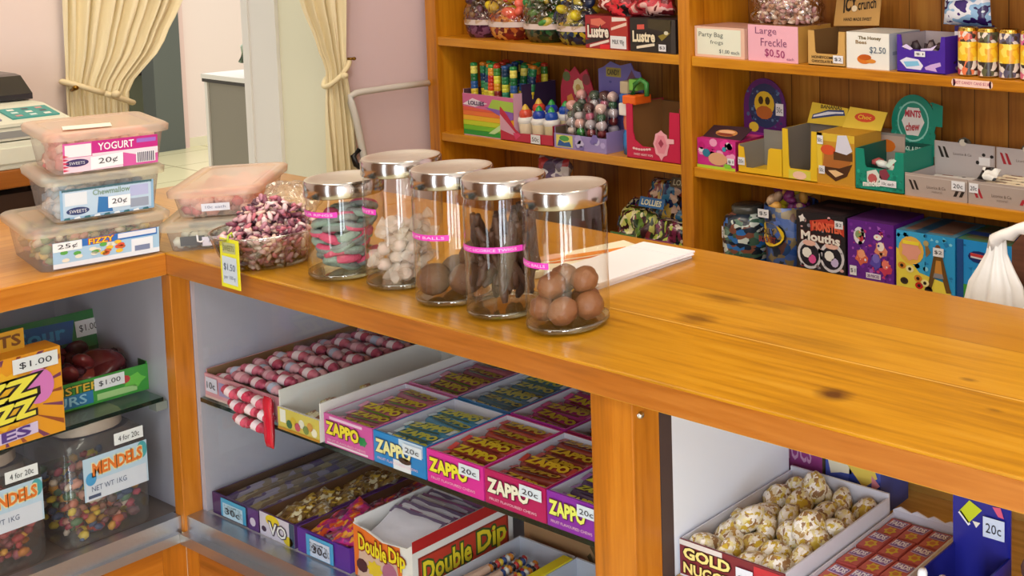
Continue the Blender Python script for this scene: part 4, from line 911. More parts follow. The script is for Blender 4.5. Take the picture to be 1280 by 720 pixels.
def cbox(name, label, cat, loc, rz, w, d, h, m, deco=None, topm=None, prices=(), group=None):
    t = thing(name, label, cat, loc, rz, group); b = MB(); b.box(0, w, 0, d, 0, h, m)
    if topm: b.rect(top(w, d, h), 0, 0, 1, 1, topm, 1)
    if deco: deco(b, front(w, h), right(w, d, h), top(w, d, h))
    b.build('carton', t)
    for p in prices: price(t, front(w, h), *p)
    return t
def dk(b, F, Rr, T_): b.rect(F, 0, .35, 1, 1, C('#a0468e'), 1); b.text(F, 'CHOCS', .1, .5, .8, .85, C('#d8a8d0'), 2)
cbox('sweet_box', 'small purple box behind the gold nugget tray', 'box', (1.02, .335, ZR), 0, .098, .07, .105, C('#7a6a52'), dk)
def dk2(b, F, Rr, T_): b.disc(F, .25, .75, .3, .3, C('#e8e2c8'), 1, 9, .3); b.poly(F, [(.4, .7), (.7, .4), (.95, .6), (.8, .95), (.5, .95)], C('#e2c85a'), 2); b.poly(F, [(.4, .2), (1, .2), (1, .55), (.7, .4), (.45, .7)], C('#2a3f96'), 1); b.disc(F, .9, .5, .1, .15, C('#d88a9a'), 3, 3)
cbox('sweet_box', 'blue and yellow box behind the gold nugget tray', 'box', (1.124, .335, ZR), 0, .100, .07, .098, C('#4a5ab0'), dk2)

# ------------------------------------------------------------------ left case (things face +x)
ZG = -.2623
t = thing('sherbet_box', 'big orange and yellow striped sherbet box marked IZZ OZZ behind the left glass', 'box', (-.040, -.36, ZG), PI/2)
w, d, h = .222, .05, .140
ORG = C('#e89a1e')
b = MB(); b.box(0, w, 0, d, 0, h, ORG); F = front(w, h)
R = random.Random(15)
for i in range(44):
    a = 2*PI*i/44; da = .035; cx, cy = .62, .5
    if i % 2 == 0:
        def edge(q, k):                     # point on the ray at angle q: at the inner circle, or where it leaves the panel
            dx, dy = math.cos(q)/w, math.sin(q)/h; tm = min((1-cx)/dx if dx > 0 else -cx/dx, (1-cy)/dy if dy > 0 else -cy/dy); tt = min(.060, tm) if k == 0 else tm*k
            return (cx+dx*tt, cy+dy*tt)
        b.poly(F, [edge(a-.012, 0), edge(a-da, .985), edge(a+da, .985), edge(a+.012, 0)], C('#7a3a5e' if i % 4 else '#9a4a2a'), 1)
b.disc(F, .62, .52, .27, .34, C('#efb224'), 2, 44, .14); b.disc(F, .86, .6, .09, .2, C('#d97ac0'), 3)
b.text(F, 'IZZ', .46, .50, .86, .72, C('#f0e04a'), 5, out=C('#2a1a1e'), off=.05, slant=.03, og=.08); b.text(F, 'OZZ', .46, .26, .84, .47, C('#f0e04a'), 5, out=C('#2a1a1e'), off=.05, slant=.03, og=.08)
b.poly(F, [(.3, .01), (.84, .08), (.84, .21), (.3, .14)], C('#d8c4e6'), 4); b.text(F, 'INES', .44, .045, .80, .165, C('#5a3a8a'), 5, off=.03, slant=.04)
b.build('carton', t)
F2 = Face((0, d-.012, h), (1, 0, 0), (0, 0, 1), w, .032)
b = MB(); b.prism([(0, 0), (.86, 0), (.86, 1), (0, .9)], F2, C('#d9a028'), .002); b.text(F2, 'SHERBETS', .3, .2, .84, .8, C('#7a4a20'), 2, off=.03); b.build('header', t)
price(t, F, .72, .80, .98, .97, '$1.00')
def gb(b, F, Rr, T_): pass
t = thing('sour_box', 'green open box of dark red sweets on the left glass shelf', 'box', (-.125, -.165, ZG), math.radians(86))
w, d, h = .178, .175, .046
b = MB(); shell(b, w, d, h, C('#3f9a3c'), C('#2f5a34'), bh=.05, sh=.05); b.build('carton', t)
F = front(w, h); b = MB(); b.rect(F, .05, .08, .55, .55, C('#2f7ab0'), 1); b.text(F, 'SOURS', .08, .15, .5, .5, C('#9ad0e8'), 2); b.text(F, 'TWISTERS', .10, .58, .66, .88, C('#e0b83a'), 2, out=C('#2a5a1e')); b.disc(F, .88, .5, .1, .3, C('#6cc24a'), 1, 10, .3); b.rect(F, .58, .1, .9, .34, C('#a8d08a'), 1); b.disc(F, .8, .62, .05, .16, C('#c23a3a'), 2, 8); b.build('front_print', t)
price(t, F, .56, .5, .80, .95, '$1.00')
F2 = Face((0, d-.002, .05), (1, 0, 0), (0, .22, 1), w, .065); b = MB(); b.prism([(0, 0), (1, 0), (1, 1), (0, 1)], F2, C('#2f7a40'), .002)
b.poly(F2, [(.2, .25), (.72, .2), (.76, .8), (.24, .85)], C('#1f5a9a'), 1); b.text(F2, 'Sour', .28, .35, .68, .75, C('#3f9ad0'), 2, off=.03); b.disc(F2, .1, .5, .09, .3, C('#4aa04a'), 1, 10, .3); b.build('header', t); price(t, F2, .76, .3, .97, .75, '$1.00')
b = MB(); heap(b, -.118-.17, -.14, -.155, .0, ZG+.02, ZG+.058, 46, .022, [C('#5a1f22', .25), C('#7a2a2c', .25), C('#4a1a24', .25), C('#8a3a30', .25)], 4, (1.4, .8, .5), 2); solo(b, 'wrapped_sweets', 'dark red wrapped sweets filling the green open box', 'sweets', kind='stuff')
JARC = [C('#c8604a'), C('#d9a23a'), C('#e4d8c8'), C('#3f5a8a'), C('#7a4a5a'), C('#e0c83a'), C('#b8405a'), C('#d99a8a'), C('#4a7a5a'), C('#5a3a3a')]
JARR = [C('#b8404a'), C('#c8606a'), C('#8a2a3a'), C('#d0863a'), C('#a85a6a')]
JPL = clear('storage_jar_plastic', '#efe9e6', .9, .08, .03, film=.05)
def sjar(label, y, h, mats, fh, flabel, x=-.030):
    w, d = .122, .15; t = thing('storage_jar', label, 'jar', (x, y, ZF), PI/2)
    b = MB(); loft(b, [(rrect(.003, w-.003, .003, d-.003, .016), 0), (rrect(0, w, 0, d, .018), .006), (rrect(0, w, 0, d, .018), h-.02), (rrect(.012, w-.012, .012, d-.012, .03), h-.006)], JPL); b.build('body', t)
    b = MB(); loft(b, [(rrect(.016, w-.016, .02, d-.02, .04), h-.006), (rrect(.016, w-.016, .02, d-.02, .04), h+.012)], mat('jar_lid', '#a99a8f', .4), True, False, True); b.build('lid', t)
    F = Face((.0, -.0008, 0), (1, 0, 0), (0, 0, 1), w, h); b = MB(); b.rect(F, .22, .40, .96, .80, C('#b9cfe4'), 1); b.rect(F, .24, .40, .94, .58, C('#d3d6e4'), 2); b.text(F, 'MENDELS', .32, .62, .90, .74, C('#e2752a'), 3, out=C('#e8dfb0'), off=.04, slant=.02); b.disc(F, .30, .60, .06, .06, C('#4a9ad0'), 3); b.disc(F, .90, .72, .06, .08, C('#4aa0a8'), 2)
    b.text(F, 'NET WT 1KG', .3, .48, .7, .53, C('#5a6484'), 3, off=0.); b.rect(F, .26, .42, .4, .45, C('#4a5270'), 3); b.build('label', t)
    price(t, F, .58, .84, .92, .95, '4 for 20c')
    hb = MB(); heap(hb, .014, w-.014, .012, d-.012, .008, fh, 330, .0085, mats, 5, (1, .9, .7), 1); o = hb.build('loose_sweets', None, (x, y, ZF), PI/2); tag(o, flabel, 'sweets', None, 'stuff')
sjar('clear square jar of multicoloured sweets under the glass shelf by the corner post', -.150, .180, JARC, .105, 'multicoloured sweets filling the jar by the corner post')
sjar('clear square jar of red sweets at the far left under the striped sherbet box', -.292, .172, JARR + JARC[:2], .10, 'red sweets filling the far left jar', -.036)
# ------------------------------------------------------------------ wall shelves: helpers
Z1, Z2, Z3 = .2082, -.0878, -.3838
YF = 1.268
def cut_tray(t, w, d, h, col, inn, low, lw, back=None, bcol=None, posts=True):
    """display carton: the front is cut down to a low lip between two side strips"""
    b = MB(); b.box(0, w, 0, d, 0, .002, C(col)); F = front(w, h)
    b.prism([(0, 0), (1, 0), (1, 1), (1-lw, 1), (1-lw-.03, low+.05), (1-lw-.06, low), (lw+.06, low), (lw+.03, low+.05), (lw, 1), (0, 1)], F, C(col), .0025)
    for x0 in (0, w-.002): b.box(x0, x0+.002, .002, d, .002, h, C(col))
    b.box(.002, w-.002, d-.002, d, .002, back or h, C(bcol or col))
    e = .0005
    b.add([(.0025, d-.0025, .002), (w-.0025, d-.0025, .002), (w-.0025, d-.0025, h), (.0025, d-.0025, h)], [(0, 1, 2, 3)], C(inn))
    b.add([(.0025, .003, .002), (.0025, d-.003, .002), (.0025, d-.003, h), (.0025, .003, h)], [(0, 1, 2, 3)], C(inn))
    b.add([(w-.0025, .003, .002), (w-.0025, d-.003, .002), (w-.0025, d-.003, h), (w-.0025, .003, h)], [(3, 2, 1, 0)], C(inn))
    b.build('carton', t); return F
def blobs(b, F, cols, n, seed, x0=0, x1=1, y0=0, y1=1, r=(.04, .1), l=1, star=0):
    R = random.Random(seed)
    for i in range(n): q = R.uniform(*r); b.disc(F, R.uniform(x0+q, x1-q), R.uniform(y0+q, y1-q), q, q*F.w/F.h*R.uniform(.6, 1), C(R.choice(cols)), l+i % 3, R.choice([6, 9, 12]), star)

def specks(b, F, cols, n, seed, x0=0, x1=1, y0=0, y1=1, r=.03, l=1):
    """small printed motifs scattered over a panel"""
    R = random.Random(seed)
    for i in range(n):
        q = r*R.uniform(.5, 1.3); k = R.choice([3, 4, 5, 8]); b.disc(F, R.uniform(x0+q, x1-q), R.uniform(y0+q, y1-q), q, min(q*F.w/F.h*R.uniform(.5, 1.2), (y1-y0)/2), C(R.choice(cols)), l, k, 0, R.uniform(0, 6))
# ---- right bay, top shelf
def d1(b, F, Rr, T_):
    b.rect(F, .05, .08, .93, .93, C('#e8ead6'), 1); b.text(F, 'Party Bag', .09, .62, .58, .82, C('#6a7068'), 2, off=0.); b.text(F, 'frogs', .32, .40, .58, .56, C('#6a7068'), 2, off=0.); b.text(F, '$1.00 each', .5, .14, .9, .28, C('#4a5058'), 2, off=0., slant=-.03)
cbox('card_box', 'white handwritten box at the left end of the upper right shelf', 'box', (-.047, YF, Z1), 0, .172, .13, .080, C('#e9bfa8'), d1, C('#c99a8a'))
def d2(b, F, Rr, T_):
    b.rect(F, 0, 0, 1, 1, C('#f0b2c2'), 1); b.text(F, 'Large', .15, .70, .58, .94, C('#8a4a72'), 2, off=0.); b.text(F, 'Freckle', .26, .42, .78, .64, C('#8a4a72'), 2, off=0.); b.text(F, '$0.50', .34, .12, .74, .36, C('#a0306a'), 2, off=.01, slant=-.04); b.text(F, 'each', .78, .06, .92, .14, C('#8a4a72'), 2, off=0.)
    b.rect(Rr, 0, 0, 1, 1, C('#c79a4a'), 1)
cbox('card_box', 'pink handwritten Large Freckle box with a bag of sweets on it', 'box', (.138, YF, Z1), 0, .163, .13, .092, C('#eeb4be'), d2, C('#a8774c'))
t = thing('sweet_bag', 'clear film bag of pale pink sweets lying on the pink handwritten box', 'bag', (.222, YF+.055, Z1+.0925))
b = MB(); heap(b, -.085, .085, -.04, .04, .006, .075, 240, .0085, [C('#e6d3c0'), C('#d9b0b4'), C('#f0e6d6'), C('#b98a92'), C('#c9a088')], 3, (1.2, .9, .6), 1, lambda x, y, z: (x/.095)**2+(y/.05)**2+(z/.085)**2 < .9); b.build('sweets', t)
b = MB(); b.pillow(.215, .098, .118, clear('cello_bag', '#fdf6f2', 1.5, .08, .1), 9, .22); b.build('film', t)
t = thing('kraft_display', 'brown kraft display box with cut open front and lettered lid standing up behind', 'box', (.333, YF, Z1))
F = cut_tray(t, .113, .125, .086, '#cfa25a', '#7a5a34', .34, .16)
b = MB(); b.text(F, 'HONEYCOMB', .1, .2, .72, .28, C('#3a2a14'), 1, off=.03); b.text(F, 'CHOCOLATE BAR', .1, .08, .78, .16, C('#3a2a14'), 1, off=.03); b.build('front_print', t)
price(t, F, .70, .10, .97, .32, '$2')
F = Face((-.005, .108, .088), (1, 0, .05), (0, .12, 1), .142, .088); b = MB(); b.prism([(0, .0), (1, 0), (1.02, 1), (.04, 1)], F, C('#c29552'), .002)
b.text(F, 'ICY', .2, .36, .5, .78, C('#2a1e12'), 1, off=.04, slant=.12); b.text(F, 'crunch', .52, .44, .92, .76, C('#2a1e12'), 1, off=.02, slant=.06); b.disc(F, .45, .5, .06, .09, C('#e8d8b4'), 4); b.text(F, 'HAND MADE SWEET', .22, .14, .84, .24, C('#4a3820'), 1, off=.02); b.build('lid', t)
def d3(b, F, Rr, T_):
    b.text(F, 'The Honey', .28, .78, .82, .9, C('#6a5a2a'), 1, off=.03); b.text(F, 'Bees', .22, .68, .48, .78, C('#8a6a2a'), 1, off=.02); b.text(F, '$2.50', .55, .42, .93, .62, C('#5a6a7a'), 2, off=.01); b.disc(F, .42, .26, .17, .13, C('#d9761e'), 1, 14); b.disc(F, .44, .32, .15, .08, C('#c05a14'), 2, 12); b.disc(F, .58, .22, .12, .06, C('#d98a2e'), 2, 10)
    b.rect(Rr, 0, 0, 1, 1, C('#b9bcc0'), 1); b.rect(Rr, .1, .4, .9, .5, C('#8a90a0'), 2)
cbox('sweet_box', 'white box with an orange slice and price $2.50', 'box', (.452, YF, Z1), 0, .126, .13, .088, C('#ebe9df'), d3, C('#c9c9c4'))
t = thing('chocolate_display', 'deep purple open display box between the white box and the cans', 'box', (.601, YF, Z1))
F = cut_tray(t, .135, .12, .088, '#45209a', '#a89a9c', .62, .08); b = MB()
b.poly(F, [(.06, .30), (.2, .40), (.45, .36), (.55, .2), (.5, .08), (.2, .1)], C('#e2e0f0'), 1); b.poly(F, [(.14, .28), (.44, .32), (.48, .2), (.2, .14)], C('#7fc0e0'), 2); b.poly(F, [(.58, .16), (.7, .24), (.9, .32), (.92, .22), (.8, .16), (.84, .06), (.6, .1)], C('#c9a8dc'), 1); b.poly(F, [(.1, .68), (.28, .6), (.34, .64), (.2, .76)], C('#d8c8ec'), 1); b.poly(F, [(.84, .78), (.74, .62), (.5, .6), (.5, .65), (.7, .68)], C('#d8c8ec'), 1); b.build('front_print', t); price(t, F, .38, .44, .60, .58, '$1')
R = random.Random(77)
b = MB(); heap(b, .01, .125, .015, .11, .01, .06, 24, .018, [C('#7a6a6a'), C('#3a2a30'), C('#b8a8b0')], 2, (1.3, .8, .5), 1); o = b.build('loose_chocolates', None, (.601, YF, Z1)); tag(o, 'dark wrapped chocolates inside the deep purple display box', 'sweets', None, 'stuff')
def can(i, c1, c2):
    b = MB(); r = .0245; b.lathe([(0, .0), (.021, .0), (r, .003), (r, .004)], mat('tin', '#b59a5a', .3, .9), 24)
    prt = printed('can_print_%d' % i, ['#f0c028', c1, '#e8a022', '#f2dc6a', c2], 55, .3, (1, 1, .8), 0)
    b.lathe([(r, .004), (r, .036)], printed('can_foot_%d' % i, [c2, '#e8d8c8', c1, '#3a2e26'], 75, .3), 24); b.lathe([(r, .036), (r, .080)], printed('can_mid_%d' % i, ['#f2c42a', '#e9a820', '#f6dc5a', '#c9801a', '#f2c42a'], 60, .3), 24); b.lathe([(r, .080), (r, .104)], printed('can_head_%d' % i, [c1, '#e8d8c8', c2, '#4a3a2a'], 75, .3), 24)
    return b
for i, (x, c1, c2, lab) in enumerate(((.786, '#b8404a', '#e8784a', 'drinks can with coral bands, leftmost of the can row'), (.839, '#7a3a34', '#5a5a3a', 'drinks can with dark olive foot, second in the can row'), (.896, '#7a6a8a', '#5a5466', 'drinks can with grey lilac bands, third in the can row'), (.951, '#e0708a', '#d9549a', 'drinks can with pink bands at the right end of the shelf'))):
    t = thing('drinks_can', lab, 'can', (x, YF+.022, Z1), 0, 'cans on the upper right shelf'); can(i, c1, c2).build('can_body', t)
    b = MB(); b.lathe([(.0245, .104), (.0225, .110), (.0235, .112), (.021, .112), (.020, .1095), (0, .1095)], mat('gold_tin', '#cfae52', .25, 1.), 24); b.build('can_lid', t)
    b = MB(); b.box(-.005, .009, -.004, .004, .1097, .1105, mat('gold_tin', '#cfae52', .25, 1.)); b.build('ring_pull', t)
def d4(b, F, Rr, T_): b.rect(F, 0, .78, 1, .88, C('#d8d4e0'), 1); b.disc(F, .9, .45, .3, .2, C('#c9b0d8'), 1)
cbox('sweet_box', 'dark purple box standing behind the leftmost can', 'box', (.715, YF+.075, Z1), 0, .075, .06, .108, C('#2c1a5c'), d4)
t = thing('sweet_packet', 'purple and white packet standing above the cans at the top', 'packet', (.735, YF+.10, Z1+.112-.004)); 
b = MB(); b.pillow(.135, .15, .05, printed('purple_packet', ['#3a2470', '#e6e8ee', '#8fb6d8', '#2c1a58', '#cfd6dc'], 16, .25, (1, 1, 1.6), 0, 'NOISE'), 12, .15); F = Face((-.045, -.0285, .03), (1, 0, 0), (0, 0, 1), .09, .09); b.poly(F, [(.1, .3), (.9, .4), (.9, .7), (.1, .6)], C('#d8e6f2'), 1); b.text(F, 'Buttons', .16, .42, .84, .58, C('#4a6ab0'), 2, slant=.06); b.build('packet', t)
t['label'] = 'purple and white packet standing above the dark purple box and cans'
t.location.z = Z1+.1085

# ---- right bay, middle shelf
def d5(b, F, Rr, T_):
    blobs(b, F, ['#e83a9a', '#f2a0c8', '#c21a7a', '#f4e0ea', '#3aa0b8', '#f0c8a0'], 26, 4, 0, 1, .3, 1, (.05, .12)); b.disc(F, .55, .35, .25, .22, C('#e0a880'), 5, 14); b.disc(F, .25, .52, .1, .14, C('#2a7a9a'), 5); b.rect(F, 0, 0, 1, .1, C('#b8d83a'), 5); b.disc(F, .8, .14, .12, .1, C('#8ad03a'), 6, 12, .3)
t = thing('sweet_box', 'bright pink patterned box with a bread roll picture, by the shelf divider', 'box', (-.046, YF, Z2)); w, d, h = .134, .11, .078
b = MB(); b.box(0, w, 0, d, 0, h, C('#d12a8a')); d5(b, front(w, h), None, None); b.rect(right(w, d, h), 0, 0, 1, 1, C('#a01a5a'), 1); b.build('carton', t)
price(t, front(w, h), .80, .2, .98, .42, '$1')
F = Face((0, .02, h), (1, 0, 0), (0, .75, .42), w, .055); b = MB(); b.prism([(0, 0), (1, 0), (1, .9), (.85, 1), (0, .9)], F, C('#3a2430'), .002); b.disc(F, .5, .42, .28, .26, C('#c98a4a'), 1, 14); b.disc(F, .48, .5, .22, .12, C('#e8b48a'), 2, 12); b.disc(F, .5, .3, .22, .1, C('#8a3a2a'), 2, 12); b.build('lid', t)
t = thing('header_card', 'purple round topped display card with a yellow emblem standing at the shelf back', 'display card', (.012, 1.385, Z2))
F = front(.146, .232); b = MB(); pts = [(0, 0), (1, 0)] + [(.5+.5*math.cos(a), .66+.34*math.sin(a)) for a in [PI*i/16 for i in range(17)]]; b.prism(pts, F, C('#5a1e6a'), .003)
specks(b, F, ['#7a2a8a', '#3a1450', '#2a3a6a', '#8a3a5a', '#4a6a8a'], 70, 11, .05, .95, .02, .9, .035, 1); b.disc(F, .52, .68, .40, .26, C('#27355e'), 1.5); specks(b, F, ['#3a5a8a', '#1a2444', '#5a7aa0', '#4a3a6a'], 40, 12, .16, .88, .48, .9, .03, 1.7); b.disc(F, .5, .7, .24, .15, C('#d9b52a'), 2, 16); b.disc(F, .42, .74, .06, .05, C('#3a2a1a'), 3, 8); b.disc(F, .58, .74, .06, .05, C('#3a2a1a'), 3, 8); b.disc(F, .5, .6, .2, .08, C('#b5642a'), 3, 10); b.disc(F, .24, .42, .12, .06, C('#e0c23a'), 2, 10); b.rect(F, .1, .3, .9, .36, C('#8a2a8a'), 2); b.build('card', t); price(t, F, .78, .58, .96, .72, '50c')
t = thing('display_tray', 'yellow tray with grey inside and one tall side, next to the pink box', 'tray', (.098, YF, Z2)); w, d, h = .145, .10, .074
b = MB(); b.box(0, w, 0, d, 0, .002, C('#e6b81e')); F = front(w, h); b.prism([(0, 0), (1, 0), (1, .98), (.74, .98), (.70, .92), (.66, .22), (.17, .20), (.12, .9), (0, .95)], F, C('#e9bb20'), .0025); b.box(0, .002, .002, d, .002, h, C('#d8aa1a')); b.box(w-.002, w, .002, d, .002, h, C('#d8aa1a')); b.box(.002, w-.002, d-.004, d, .002, .098, C('#8f8c84')); b.add([(.0025, .003, .002), (.0025, d, .002), (.0025, d, h), (.0025, .003, h)], [(0, 1, 2, 3)], C('#8f8c84')); b.build('carton', t); price(t, F, .0, .28, .16, .55, '20c')
t = thing('display_tray', 'tall yellow open display box with grey inside in the middle shelf', 'tray', (.246, YF, Z2)); w, d, h = .110, .11, .128
F = cut_tray(t, w, d, h, '#e6be24', '#7d756c', .22, .15); b = MB(); b.rect(F, .18, .02, .82, .2, C('#d8d04a'), 1); b.disc(F, .5, .1, .2, .08, C('#f0c8b0'), 2); b.build('front_print', t)
F = Face((.0, d-.012, h), (1, 0, .0), (0, .25, 1), .125, .055); b = MB(); b.prism([(0, 0), (1, 0), (1.0, .85), (.06, 1)], F, C('#e3c22e'), .002); b.poly(F, [(.1, .2), (.7, .45), (.95, .5), (.9, .75), (.5, .7), (.12, .42)], C('#2a3f7a'), 1); b.poly(F, [(.14, .3), (.7, .55), (.9, .58), (.9, .66), (.5, .62), (.14, .38)], C('#e9ebf2'), 2); b.text(F, 'BANANAS', .3, .74, .85, .92, C('#5a4a1a'), 1, off=.03); b.build('lid', t)
t = thing('display_tray', 'yellow box with a chocolate picture and clear film front, beside the teal box', 'box', (.357, YF, Z2)); w, d, h = .116, .11, .128
b = MB(); b.box(0, w, 0, d, 0, h, C('#c8922a')); F = front(w, h); b.rect(F, 0, .3, .14, 1, C('#e8c63a'), 1); b.rect(F, 0, .85, 1, 1, C('#ddb83a'), 1); b.poly(F, [(.12, .35), (.25, .2), (.5, .08), (.8, .2), (.95, .45), (.6, .34)], C('#4a2a14'), 2); b.poly(F, [(.16, .36), (.5, .2), (.9, .46), (.9, .62), (.2, .62)], C('#b06a2e'), 1); b.poly(F, [(.3, .28), (.5, .16), (.72, .24), (.5, .3)], C('#e8c08a'), 3); b.disc(F, .3, .68, .2, .1, C('#d9562a'), 2, 12); b.poly(F, [(.5, .66), (.56, .98), (.8, 1), (.95, .7), (.8, .62)], C('#d9d8e6'), 3); b.rect(F, .45, .5, .95, .66, C('#5c3a1c'), 2); b.build('carton', t)
price(t, F, .02, .78, .18, .95, '50c'); price(t, F, .06, .2, .22, .36, '50c')
F = Face((.01, d-.02, h), (1, 0, 0), (0, .3, 1), .13, .06); b = MB(); b.prism([(0, 0), (.92, 0), (1.0, .8), (.1, .9)], F, C('#e6c63a'), .002); b.disc(F, .5, .5, .25, .2, C('#d6461e'), 1, 14); b.text(F, 'Choc', .34, .42, .66, .6, C('#f2d23a'), 2); b.build('lid', t)
cbox('sweet_box', 'orange and grey box lying behind the yellow chocolate picture box', 'box', (.415, YF+.125, Z2), 0, .12, .055, .118, C('#a39a90'), lambda b, F, Rr, T_: (b.rect(F, .0, .62, 1, .95, C('#c9b0a0'), 1), b.disc(F, .55, .72, .22, .14, C('#e0741e'), 2, 12)))
t = thing('mint_display', 'teal green open box with a round lettered header standing behind it', 'box', (.476, YF, Z2)); w, d, h = .142, .13, .100
TEAL = '#128a72'
F = cut_tray(t, w, d, h, TEAL, '#0e5a4c', .55, .17); b = MB(); b.disc(F, .38, .34, .17, .20, C('#d9ddd2'), 2, 10, .2); b.disc(F, .36, .30, .1, .12, C('#c05a5a'), 3, 8); b.disc(F, .60, .42, .12, .16, C('#8a3a4a'), 2, 10, .2); b.poly(F, [(.62, .66), (.8, .84), (.86, .80), (.7, .6)], C('#cfe6d8'), 2); specks(b, F, ['#1f9a80', '#0e7a64', '#2aa88e', '#0f6f5c'], 60, 9, 0, 1, 0, .5, .03); b.text(F, 'minties', .16, .08, .52, .22, C('#f0f2ea'), 3, off=.04, slant=.04); b.build('front_print', t); price(t, F, .52, .14, .86, .30, '10c each')
b = MB(); heap(b, .012, .13, .02, .115, .01, .06, 40, .014, [C('#e0e4dc'), C('#c05a5a'), C('#2a7a62')], 6, (1.3, .8, .6), 1); o = b.build('wrapped_mints', None, (.476, YF, Z2)); tag(o, 'wrapped mints inside the teal green box', 'sweets', None, 'stuff')
F = Face((.014, d-.003, .07), (1, 0, 0), (0, .06, 1), .132, .150); b = MB(); pts = [(0, 0), (1, 0), (1, .36)] + [(.5+.5*math.cos(a), .53+.47*math.sin(a)) for a in [-.3+(PI+.6)*i/18 for i in range(19)]] + [(0, .36)]; b.prism(pts, F, C(TEAL), .003)
specks(b, F, ['#1f9a80', '#0e7a64', '#2aa88e', '#5ac0a8'], 90, 10, .06, .94, .02, .9, .025, 1); b.disc(F, .5, .55, .36, .34, C('#8fd0c0'), 1.5, 28); b.disc(F, .5, .55, .33, .31, C('#1f8f78'), 2, 28); b.disc(F, .5, .55, .26, .27, C('#e6e2dc'), 3, 12, .15); b.text(F, 'MINTS', .32, .62, .68, .74, C('#c03a4a'), 5, off=.04); b.text(F, 'chew', .34, .38, .66, .52, C('#c0484a'), 5, off=.03, slant=.03); b.text(F, 'COOL & FRESH', .24, .06, .78, .13, C('#d8efe6'), 2, off=.02); b.poly(F, [(1.0, .5), (1.16, .5), (1.16, .85), (.9, .9)], C(TEAL), 1); b.build('header', t)
def licorice(label, x, col, full):
    w, d, h = .174, .13, .055; t = thing('licorice_tray', label, 'tray', (x, YF, Z2)); b = MB(); shell(b, w, d, h, C('#b0a096'), C('#bfb6b4'), bh=.112, fh=h, sh=h*.9); b.build('carton', t); F = front(w, h); b = MB()
    for x0 in (.06, .13): b.poly(F, [(x0, .72), (x0+.04, .70), (x0+.10, .30), (x0+.06, .30)], C(col), 1)
    for x0 in (.78, .87): b.poly(F, [(x0, .22), (x0+.05, .22), (x0+.09, .46), (x0+.04, .46)], C(col), 1)
    b.text(F, 'Licorice & Co', .36, .42, .66, .55, C('#6a5a50'), 1, off=0.); b.text(F, 'natural', .44, .26, .6, .36, C('#8a7a70'), 1, off=0.); b.rect(F, 0, .88, 1, .92, C('#c4b8ae'), 1); b.build('front_print', t); price(t, F, .76 if col != '#b02a34' else .02, .5, .97 if col != '#b02a34' else .16, .9, '20c')
    B = Face((0, d-.0028, .05), (1, 0, 0), (0, 0, 1), w, .062); b = MB()
    for x0 in (.06, .14): b.poly(B, [(x0, .8), (x0+.04, .78), (x0+.11, .36), (x0+.06, .36)], C(col), 1)
    b.rect(B, .74, .2, .92, .52, C('#ecebea'), 1); b.disc(B, .72, .3, .03, .08, C('#2a2624'), 2, 8); b.disc(B, .82, .62, .03, .07, C('#2a2624'), 2, 8); b.disc(B, .95, .58, .03, .07, C('#2a2624'), 2, 8); b.text(B, 'Licorice & Co', .32, .5, .62, .6, C('#6a5a50'), 1, off=0.)
    b.prism([(.38, .98), (.42, 1.15), (.5, 1.24), (.58, 1.15), (.62, .98), (.5, .8)], B, C('#5c564a'), .003); b.disc(B, .48, 1.02, .06, .14, C('#d9d2c0'), 2, 9); b.disc(B, .53, 1.10, .03, .08, C('#2a2622'), 3, 8); b.build('back_print', t)
    lab = 'licorice stick lying in the tray with %s marks' % ('dark' if col != '#b02a34' else 'red')
    bb = MB(); bb.box(-.06, .06, -.006, .006, -.005, .005, C('#cfc8c2' if not full else '#e2d2b4'), b=.0015); bb.rect(Face((-.05, -.006, .005), (1, 0, 0), (0, 1, 0), .1, .012), .1, .3, .4, .8, C('#8a5a4a'), 1); bb.disc(Face((-.05, -.006, .005), (1, 0, 0), (0, 1, 0), .1, .012), .7, .5, .06, .3, C('#3a3028'), 1, 8)
    p = None
    for i in range(6 if not full else 8):
        loc = (x+w/2+(i % 2)*.012-.006, YF+.02+.0125*i, Z2+.018+(.024 if full else .012)+.004*(i % 2))
        if p is None: p = solo(bb, 'licorice_stick', lab, 'sweet', loc, 0, 'licorice sticks ' + ('red' if full else 'dark'))
        else: dup(p, loc, (0, 0, .05*(i % 3-1)))
licorice('grey card tray with dark slash marks and a raised back panel', .622, '#2c2420', False)
licorice('grey card tray with red slash marks at the right end', .799, '#b02a34', True)
t = thing('sweet_packet', 'black and white packet lying at the left of the red marked tray', 'packet', (.835, YF+.02, Z2+.056)); b = MB(); b.pillow(.05, .035, .016, printed('cow_packet', ['#1c1a1a', '#ecebe4', '#3a3634'], 30, .3), 2, .3, Matrix.Rotation(-.9, 4, 'X')); b.build('packet', t)

# ---- right bay, bottom shelf
def ptub(label, x, r, h, prints, lidc, y=YF):
    t = thing('sweet_tub', label, 'tub', (x, y+r, Z3)); b = MB(); b.lathe([(0, 0), (r-.004, 0), (r, .006), (r, h*.45), (r*.98, h*.72), (r*.9, h*.84), (r*.62, h*.90)], prints, 26); b.build('body', t)
    b = MB(); b.lathe([(r*.62, h*.90), (r*.64, h*.91), (r*.64, h-.002), (r*.58, h), (0, h)], lidc, 24); b.build('lid', t); F = Face((-r*.80, -r*.62, h*.55), (1, -.35, 0), (0, 0, 1), r*.7, h*.16); price(t, F, .1, 0, .9, 1, '$5', l=10); return t
ptub('dark round plastic tub with blue band at the left end of the bottom shelf', .066, .066, .194, printed('tub_print', ['#1d2a3a', '#2f6ab0', '#c9d2cc', '#3a5a4a', '#16202e', '#5a7a6a', '#7a4a3a'], 55, .25, (1, 1, 1.8)), C('#4a4a44', .2))
t = thing('sweet_bucket', 'blue bucket of mixed sweets with a yellow oval label on the bottom shelf', 'tub', (.213, YF+.07, Z3)); r, h = .070, .215
